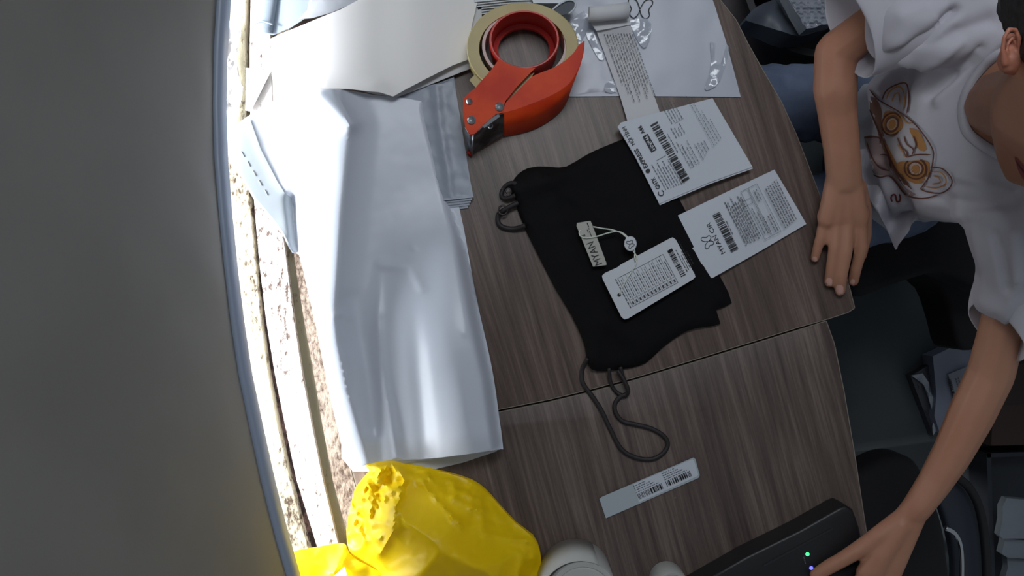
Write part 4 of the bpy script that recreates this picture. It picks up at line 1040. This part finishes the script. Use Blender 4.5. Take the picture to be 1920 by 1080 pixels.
# print on the shirt: an animal face in orange and brown line work (generic)
m_po = mat('orange_print', (176, 124, 70), 0.8); m_pbr = mat('brown_print', (104, 62, 50), 0.8); m_pl = mat('pale_print', (196, 170, 156), 0.8)
ORI = Vector((1700, 268)); 
def ribbon(pts, w_):
    p = [Vector(q) for q in smooth(pts, 3, False)]; L = []; Rr = []
    for i, q in enumerate(p):
        t = p[min(i + 1, len(p) - 1)] - p[max(i - 1, 0)]; n = Vector((-t.y, t.x)).normalized() * w_ / 2
        k = 1.0 if 0 < i < len(p) - 1 else 0.4
        L.append(tuple(q + n * k)); Rr.append(tuple(q - n * k))
    return L + Rr[::-1]
def ribs_obj(name, lines, w_, m, off):
    V = []; Fc = []
    for l in lines:
        rb = ribbon(l, w_); n = len(rb) // 2; pts = []
        for (x, y) in rb: pts.append(onshirt(x, y, off))
        for i in range(n - 1):
            q = (pts[i], pts[i + 1], pts[2 * n - 2 - i], pts[2 * n - 1 - i])
            if any(v is None for v in q) or max((q[0] - v).length for v in q) > 0.03: continue
            b = len(V); V += list(q); Fc.append((b, b + 1, b + 2, b + 3))
    me = bpy.data.meshes.new(name); me.from_pydata(V, [], Fc); me.update(); return link(name, me, m, shirt_print)
def cs(x, y): return (1600 + x / 4.0, 130 + y / 4.0)     # crop pixels to frame pixels
def C(*p): return [cs(*q) for q in p]
pe_ = drape_obj('shirt_print', sb, [C((120, 200), (210, 260), (330, 330), (440, 400), (520, 480), (590, 570), (600, 650), (590, 760), (530, 850), (480, 920), (400, 870), (330, 800), (290, 700), (240, 560), (190, 420), (140, 300))], mat('print_ground', (186, 182, 186), 0.85), person, 6, 0.0008, 2)
shirt_print = pe_; pe_['label'] = 'orange and brown animal-face line drawing'
def ring(cx, cy, rx, ry, rot=0.4, n=14, a0=0, a1=6.4):
    out = []
    for k in range(n + 1):
        a = a0 + (a1 - a0) * k / n; u, v = rx * math.cos(a), ry * math.sin(a)
        out.append(cs(cx + u * math.cos(rot) - v * math.sin(rot), cy + u * math.sin(rot) + v * math.cos(rot)))
    return out
def fill_obj(name, outs, m, off): 
    o_ = drape_obj(name, sb, outs, m, shirt_print, 5, off, 2); return o_
shirt_print_loc = person.location.copy()
def link2(name, me, m): return link(name, me, m, shirt_print)
def reparent(o_): o_.parent = shirt_print; o_.matrix_parent_inverse = Matrix.Translation(-person.location) if False else Matrix()
V_ = []
def kids(fn, *a):
    o_ = fn(*a); o_.parent = shirt_print; o_.matrix_parent_inverse = shirt_print.matrix_parent_inverse.inverted() @ Matrix.Translation(-person.location) ; return o_
kids(fill_obj, 'orange_patch', [C((420, 440), (490, 460), (520, 520), (550, 600), (500, 610), (470, 560), (440, 500)), C((230, 330), (270, 310), (330, 330), (370, 400), (360, 450), (300, 480), (245, 450), (225, 390)),
    C((330, 700), (400, 690), (500, 680), (570, 700), (560, 800), (500, 860), (420, 840), (350, 780)), C((240, 540), (290, 640), (340, 740), (330, 790), (290, 700), (230, 580))], m_po, 0.0024)
kids(fill_obj, 'brown_shade', [C((130, 200), (190, 250), (215, 330), (210, 430), (260, 590), (340, 760), (420, 860), (340, 850), (270, 720), (200, 540), (165, 400), (125, 300))], mat('soft_brown_print', (128, 92, 78), 0.8), 0.0017)
kids(fill_obj, 'lower_shade', [C((80, 505), (185, 505), (200, 560), (250, 640), (290, 740), (380, 880), (470, 940), (390, 950), (330, 870), (260, 800), (150, 780), (120, 650))], mat('dusty_print', (160, 138, 138), 0.85), 0.0016)
for q_ in (ring(290, 410, 50, 62), ring(465, 745, 60, 55)): kids(fill_obj, 'pale_patch', [q_], m_pl, 0.0031)
for q_ in (ring(290, 412, 27, 36), ring(467, 748, 32, 32)): kids(fill_obj, 'orange_eye', [q_], m_po, 0.0038)
kids(ribs_obj, 'brown_lines', [ring(290, 410, 44, 54), ring(290, 410, 76, 84, 0.4, 14, 0.5, 5.2), ring(465, 745, 54, 50), ring(465, 745, 84, 76, 0.4, 14, -1.5, 3.6),
    C((120, 150), (190, 230), (330, 310), (440, 390), (520, 480), (590, 590), (600, 660), (570, 800), (500, 900)),
    C((215, 230), (240, 170), (290, 130), (380, 100), (410, 140), (415, 250), (400, 330)),
    C((580, 735), (650, 740), (700, 770), (740, 830), (720, 890), (650, 930), (540, 915), (500, 890)),
    C((380, 500), (400, 560), (450, 600), (440, 640)), C((330, 510), (360, 580), (400, 620), (400, 660)), C((400, 660), (470, 640), (580, 640)), C((450, 500), (470, 560), (460, 600)),
    C((120, 300), (170, 420), (230, 560), (290, 700), (350, 810), (440, 900)),
    C((80, 510), (190, 510), (200, 560)), C((100, 540), (140, 660), (200, 740), (270, 760)), C((150, 790), (200, 810), (270, 800), (330, 860), (380, 930), (460, 965), (550, 965), (640, 940)),
    C((200, 640), (260, 650), (280, 740))], 2.6, m_pbr, 0.0046)
kids(ribs_obj, 'orange_lines', [C((250, 220), (270, 170), (330, 130), (370, 150), (385, 240), (370, 310)), C((290, 240), (310, 190), (340, 180), (350, 250)),
    C((590, 770), (650, 770), (690, 810), (690, 860), (620, 890), (540, 880)), C((600, 800), (640, 810), (650, 850), (590, 860)),
    ring(290, 410, 62, 72, 0.4, 14, 0.3, 5.4), ring(465, 745, 70, 64, 0.4, 14, -1.6, 3.4), C((340, 330), (400, 400), (440, 400)), C((330, 560), (370, 620), (385, 660))], 2.6, m_po, 0.0046)
for q_ in shirt_print.children:
    if 'lines' in q_.name: q_['kind'] = 'stuff'
# the single letter S low on the shirt
kids(ribs_obj, 'print_letter', [C((345, 935), (352, 965), (345, 990), (325, 990), (320, 965), (312, 940), (290, 945), (283, 968), (292, 995))], 3.2, mat('red_brown_print', (110, 40, 40), 0.8), 0.003)

# jeans
m_jean = mat('blue_denim', (104, 116, 140), 0.85, var=(86, 98, 122), var_scale=14, bump_s=0.3, bump_scale=300)
jn = ([], [])
chain(jn, [(1680, 285, -0.20, (0.12, 0.145, 0.085)), (1700, 270, -0.16, (0.10, 0.12, 0.06))])
chain(jn, [(1670, 205, -0.19, 82), (1560, 195, -0.15, 78), (1440, 188, -0.13, 70), (1320, 180, -0.125, 62)])
chain(jn, [(1690, 360, -0.20, 88), (1600, 395, -0.17, 80), (1480, 400, -0.14, 70), (1360, 400, -0.135, 62)])
chain(jn, [(1320, 180, -0.125, 62), (1330, 190, -0.40, 60), (1340, 200, -0.68, 44)])
chain(jn, [(1360, 400, -0.135, 62), (1370, 400, -0.40, 60), (1380, 410, -0.68, 44)])
blob('jeans', jn, 0.006, 5, m_jean, person, disp=lambda c, n: n * (0.006 * noise.noise(Vector((c.x * 22, c.y * 14, c.z * 14))) + 0.004 * noise.noise(Vector((c.x * 60, c.y * 30, 3)))))['label'] = 'washed blue denim jeans'
for x, y in ((1330, 200), (1378, 410)):
    c = P(x, y, -0.72); e = ([], []); hull(e, ell_pts(c + Vector((0.02, 0, 0.0)), (0.045, 0.04, 0.026)) + ell_pts(c + Vector((-0.15, 0, -0.006)), (0.04, 0.042, 0.018))); blob('shoe', e, 0.005, 3, mat('black_shoe', (24, 24, 26), 0.6), person)

# ------------------------------------------------------------------ chairs
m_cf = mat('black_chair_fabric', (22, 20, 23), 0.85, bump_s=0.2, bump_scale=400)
ch = empty('office_chair', P(1720, 330, -0.75), 'black office chair under the seated person in blue jeans', 'chair')
seat = [(1590, 160), (1640, 110), (1760, 80), (1880, 110), (1925, 240), (1925, 430), (1900, 520), (1850, 545), (1770, 512), (1720, 520), (1660, 540), (1606, 556), (1588, 500), (1580, 330)]
prism('seat', smooth(seat, 3), -0.36, -0.285, m_cf, ch, bevel=0.015)
prism('shade_slab', smooth([(1720, 500), (1790, 470), (1870, 460), (1890, 560), (1876, 640), (1835, 655), (1800, 652), (1784, 600), (1762, 540)], 3), -0.52, -0.42, m_cf, ch, bevel=0.01)  # added black slab standing in for the deep shade beside the seat
c = P(1720, 320, -0.36)
box('column', (c.x, c.y, -0.52), (0.05, 0.05, 0.32), m_leg, ch)
for k in range(5):
    a = 2 * math.pi * k / 5 + 0.3; box('leg', (c.x + 0.11 * math.cos(a), c.y + 0.11 * math.sin(a), -0.705), (0.24, 0.035, 0.03), m_leg, ch, rz=a, bevel=0.006)
    lathe('caster', (c.x + 0.22 * math.cos(a), c.y + 0.22 * math.sin(a), -0.725), [(0.0001, -0.012), (0.024, -0.012), (0.025, 0.012), (0.0001, 0.012)], m_leg, ch, seg=20, rot=Matrix.Rotation(math.pi / 2, 4, 'X'))
bk = P(1990, 290, -0.05); box('backrest', (bk.x + 0.12, bk.y, 0.02), (0.05, 0.40, 0.46), m_cf, ch, bevel=0.02)
box('back_bracket', (bk.x + 0.10, bk.y, -0.27), (0.03, 0.06, 0.25), m_leg, ch)

stl = empty('padded_stool', P(1700, 1000, -0.75), 'empty black padded chair at the lower right with a chrome tube', 'chair')
so = smooth([(1600, 900), (1622, 880), (1652, 863), (1686, 855), (1716, 863), (1734, 886), (1752, 925), (1772, 985), (1782, 1050), (1785, 1120), (1760, 1190), (1660, 1200), (1590, 1150), (1585, 1000)], 3)
prism('seat', so, -0.33, -0.26, m_cf, stl, bevel=0.02)
m_navy = mat('dark_blue_grey_shell', (50, 55, 66), 0.5)
prism('back_shell', smooth([(1752, 905), (1790, 898), (1822, 930), (1840, 990), (1845, 1080), (1840, 1180), (1775, 1190), (1790, 1080), (1780, 1000)], 3), -0.41, -0.39, m_navy, stl, bevel=0.006)
tube('frame_tube', [(1790, 892, -0.37), (1815, 912, -0.37), (1835, 950, -0.37), (1846, 1010, -0.37), (1850, 1090, -0.37), (1845, 1180, -0.37)], 0.008, m_leg, stl)
m_chr = mat('chrome', (210, 212, 216), 0.12, metal=1.0)
tube('chrome_tube', [(1772, 990, -0.36), (1788, 998, -0.36), (1799, 1016, -0.36), (1803, 1045, -0.36), (1803, 1090, -0.36), (1800, 1180, -0.36)], 0.0045, m_chr, stl)['label'] = 'bent chrome tube'
for x, y in ((1640, 920), (1740, 950), (1650, 1150), (1750, 1150)):
    p = P(x, y, -0.33); box('leg', (p.x, p.y, -0.54), (0.022, 0.022, 0.42), m_leg, stl)

# ------------------------------------------------------------------ things on the floor
m_fp = mat('grey_courier_film', (128, 134, 152), 0.35, bump_s=0.2, bump_scale=30)
m_fd = mat('dark_courier_film', (62, 64, 70), 0.3, bump_s=0.3, bump_scale=30)
pk = empty('courier_parcel', P(1790, 730, -0.75), 'lilac-grey courier parcel with a barcode label on the floor behind the left forearm', 'parcel')
ZP = -0.70
sheet('film', smooth([(1749, 668), (1770, 658), (1800, 642), (1830, 634), (1842, 648), (1838, 740), (1825, 796), (1780, 798), (1762, 812), (1752, 780), (1756, 740)], 1), lambda x, y: ZP + 0.006 * nz(x, y, 0.03, 2) + 0.003 * abs(nz(x, y, 0.1, 3)), m_fp, pk, step=9, flat_bottom=-0.749)
sheet('address_label', [(1778, 702), (1812, 688), (1830, 740), (1790, 752)], ZP + 0.009, mat('label_grey', (150, 154, 164), 0.6), pk, thick=0.001, step=0)
pr = Print((1793, 740), 105, ZP + 0.011); pr.bars(2, 2, 30, 6, seed=8, unit=1.2); pr.fine(2, -8, 28, 2, seed=2); pr.fine(2, -13, 28, 2, seed=2); pr.build('barcode', INK, pk)
o = sheet('courier_parcel', smooth([(1707, 704), (1716, 700), (1742, 684), (1749, 740), (1751, 786), (1756, 800), (1756, 815), (1750, 818), (1746, 806), (1730, 765)], 1), lambda x, y: -0.725 + 0.006 * abs(nz(x, y, 0.06, 8)), m_fd, step=7, flat_bottom=-0.749)
tag(o, 'dark parcel on the floor left of the lilac-grey one', 'parcel')
o = sheet('clear_film', smooth([(1709, 704), (1730, 700), (1742, 718), (1750, 745), (1756, 775), (1760, 800), (1750, 816), (1748, 800), (1752, 785), (1742, 750), (1732, 722), (1720, 712)], 1), lambda x, y: -0.716 + 0.012 * abs(nz(x, y, 0.12, 2)), m_gl, step=5, thick=0.0006)
tag(o, 'strip of crinkled clear film lying over the dark parcel on the floor', 'plastic film')
bx = empty('brown_carton', P(1890, 760, -0.75), 'dark brown carton on the floor at the right edge', 'box')
m_br = mat('dark_brown_card', (58, 42, 38), 0.8)
prism('carton_body', [(1866, 690), (1990, 670), (1996, 834), (1858, 836)], -0.749, -0.62, m_br, bx, bevel=0.002)
sheet('lid_flap', [(1866, 690), (1990, 670), (1993, 752), (1862, 760)], -0.6185, mat('dark_brown_flap', (50, 36, 33), 0.8), bx, thick=0.0015, step=0)
dk = empty('plastic_crate', P(1880, 930, -0.75), 'low dark blue-grey crate on the floor at the right edge, below the brown carton', 'crate')
m_cr = mat('dark_crate', (36, 40, 48), 0.6)
prism('crate_base', [(1850, 850), (1990, 845), (2000, 1200), (1862, 1200)], -0.749, -0.735, m_cr, dk)
for a in ([(1850, 850), (1990, 845), (1990, 853), (1851, 858)], [(1850, 850), (1858, 850), (1870, 1200), (1862, 1200)]): prism('crate_side', a, -0.735, -0.66, m_cr, dk)
m_fm = mat('grey_foam', (112, 120, 128), 0.8, bump_s=0.3, bump_scale=60)
for k, out in enumerate(([(1888, 934), (1960, 940), (1960, 1010), (1880, 1010), (1874, 1004), (1880, 975), (1880, 950)], [(1884, 1010), (1960, 1016), (1960, 1050), (1890, 1046), (1878, 1038), (1882, 1022)], [(1888, 1046), (1960, 1052), (1960, 1130), (1892, 1130), (1884, 1085), (1890, 1064)])):
    o = sheet('foam_sheet', out, lambda x, y, k=k: -0.60 - 0.025 * k + 0.003 * nz(x, y, 0.06, k), m_fm, step=10, thick=0.02)
    tag(o, ['topmost grey foam sheet in the crate at the right edge', 'middle grey foam sheet in the crate at the right edge', 'lowest grey foam sheet in the crate, at the bottom right corner'][k], 'foam sheet', 'grey foam sheets at the right edge')
    # stacked on one another down to the crate
# black bin with grey bag and bubble wrap at the top
bn = empty('black_bin', P(1480, 20, -0.75), 'black open bin on the floor at the top right', 'bin')
m_bin = mat('black_bin_plastic', (26, 24, 28), 0.5)
bc = P(1500, 0, -0.40)
lathe('bin_wall', (bc.x, bc.y, 0), [(0.10, -0.749), (0.125, -0.30), (0.130, -0.30), (0.132, -0.31), (0.106, -0.749)], m_bin, bn, seg=48)
lathe('bin_rim', (bc.x, bc.y, 0), [(0.122, -0.305), (0.134, -0.305), (0.134, -0.292), (0.122, -0.292)], m_bin, bn, seg=48)
lathe('bin_base', (bc.x, bc.y, 0), [(0.0001, -0.749), (0.104, -0.749), (0.104, -0.735), (0.0001, -0.735)], m_bin, bn, seg=48)
m_gb = mat('slate_grey_film', (80, 86, 96), 0.5, bump_s=0.2, bump_scale=20)
o = sheet('liner_bag', smooth([(1398, 35), (1412, 18), (1432, 6), (1452, -2), (1480, -30), (1560, -40), (1560, 42), (1530, 60), (1498, 68), (1470, 60), (1430, 48), (1404, 40)], 2), lambda x, y: -0.22 + 0.02 * nz(x, y, 0.02, 2) - 0.012 * fold(x, y, [(1450, 0), (1478, 40), (1497, 66)], 8, 1), m_gb, step=8, flat_bottom=-0.29)
tag(o, 'slate-grey plastic bag bulging out of the black bin', 'bag')
m_bub = mat('bubble_film', (150, 154, 164), 0.18, spec=0.8, bump_s=0.9, bump_scale=90)
o = sheet('bubble_wrap', smooth([(1476, -30), (1486, 12), (1500, 32), (1512, 54), (1545, 46), (1575, 36), (1585, -30)], 2), lambda x, y: -0.17 + 0.006 * abs(math.sin(x * 0.55) * math.sin(y * 0.55)) + 0.008 * nz(x, y, 0.06, 2), m_bub, step=4, thick=0.002, flat_bottom=-0.20)
tag(o, 'shiny bubble wrap bundle on the slate-grey bag in the bin', 'bubble wrap')
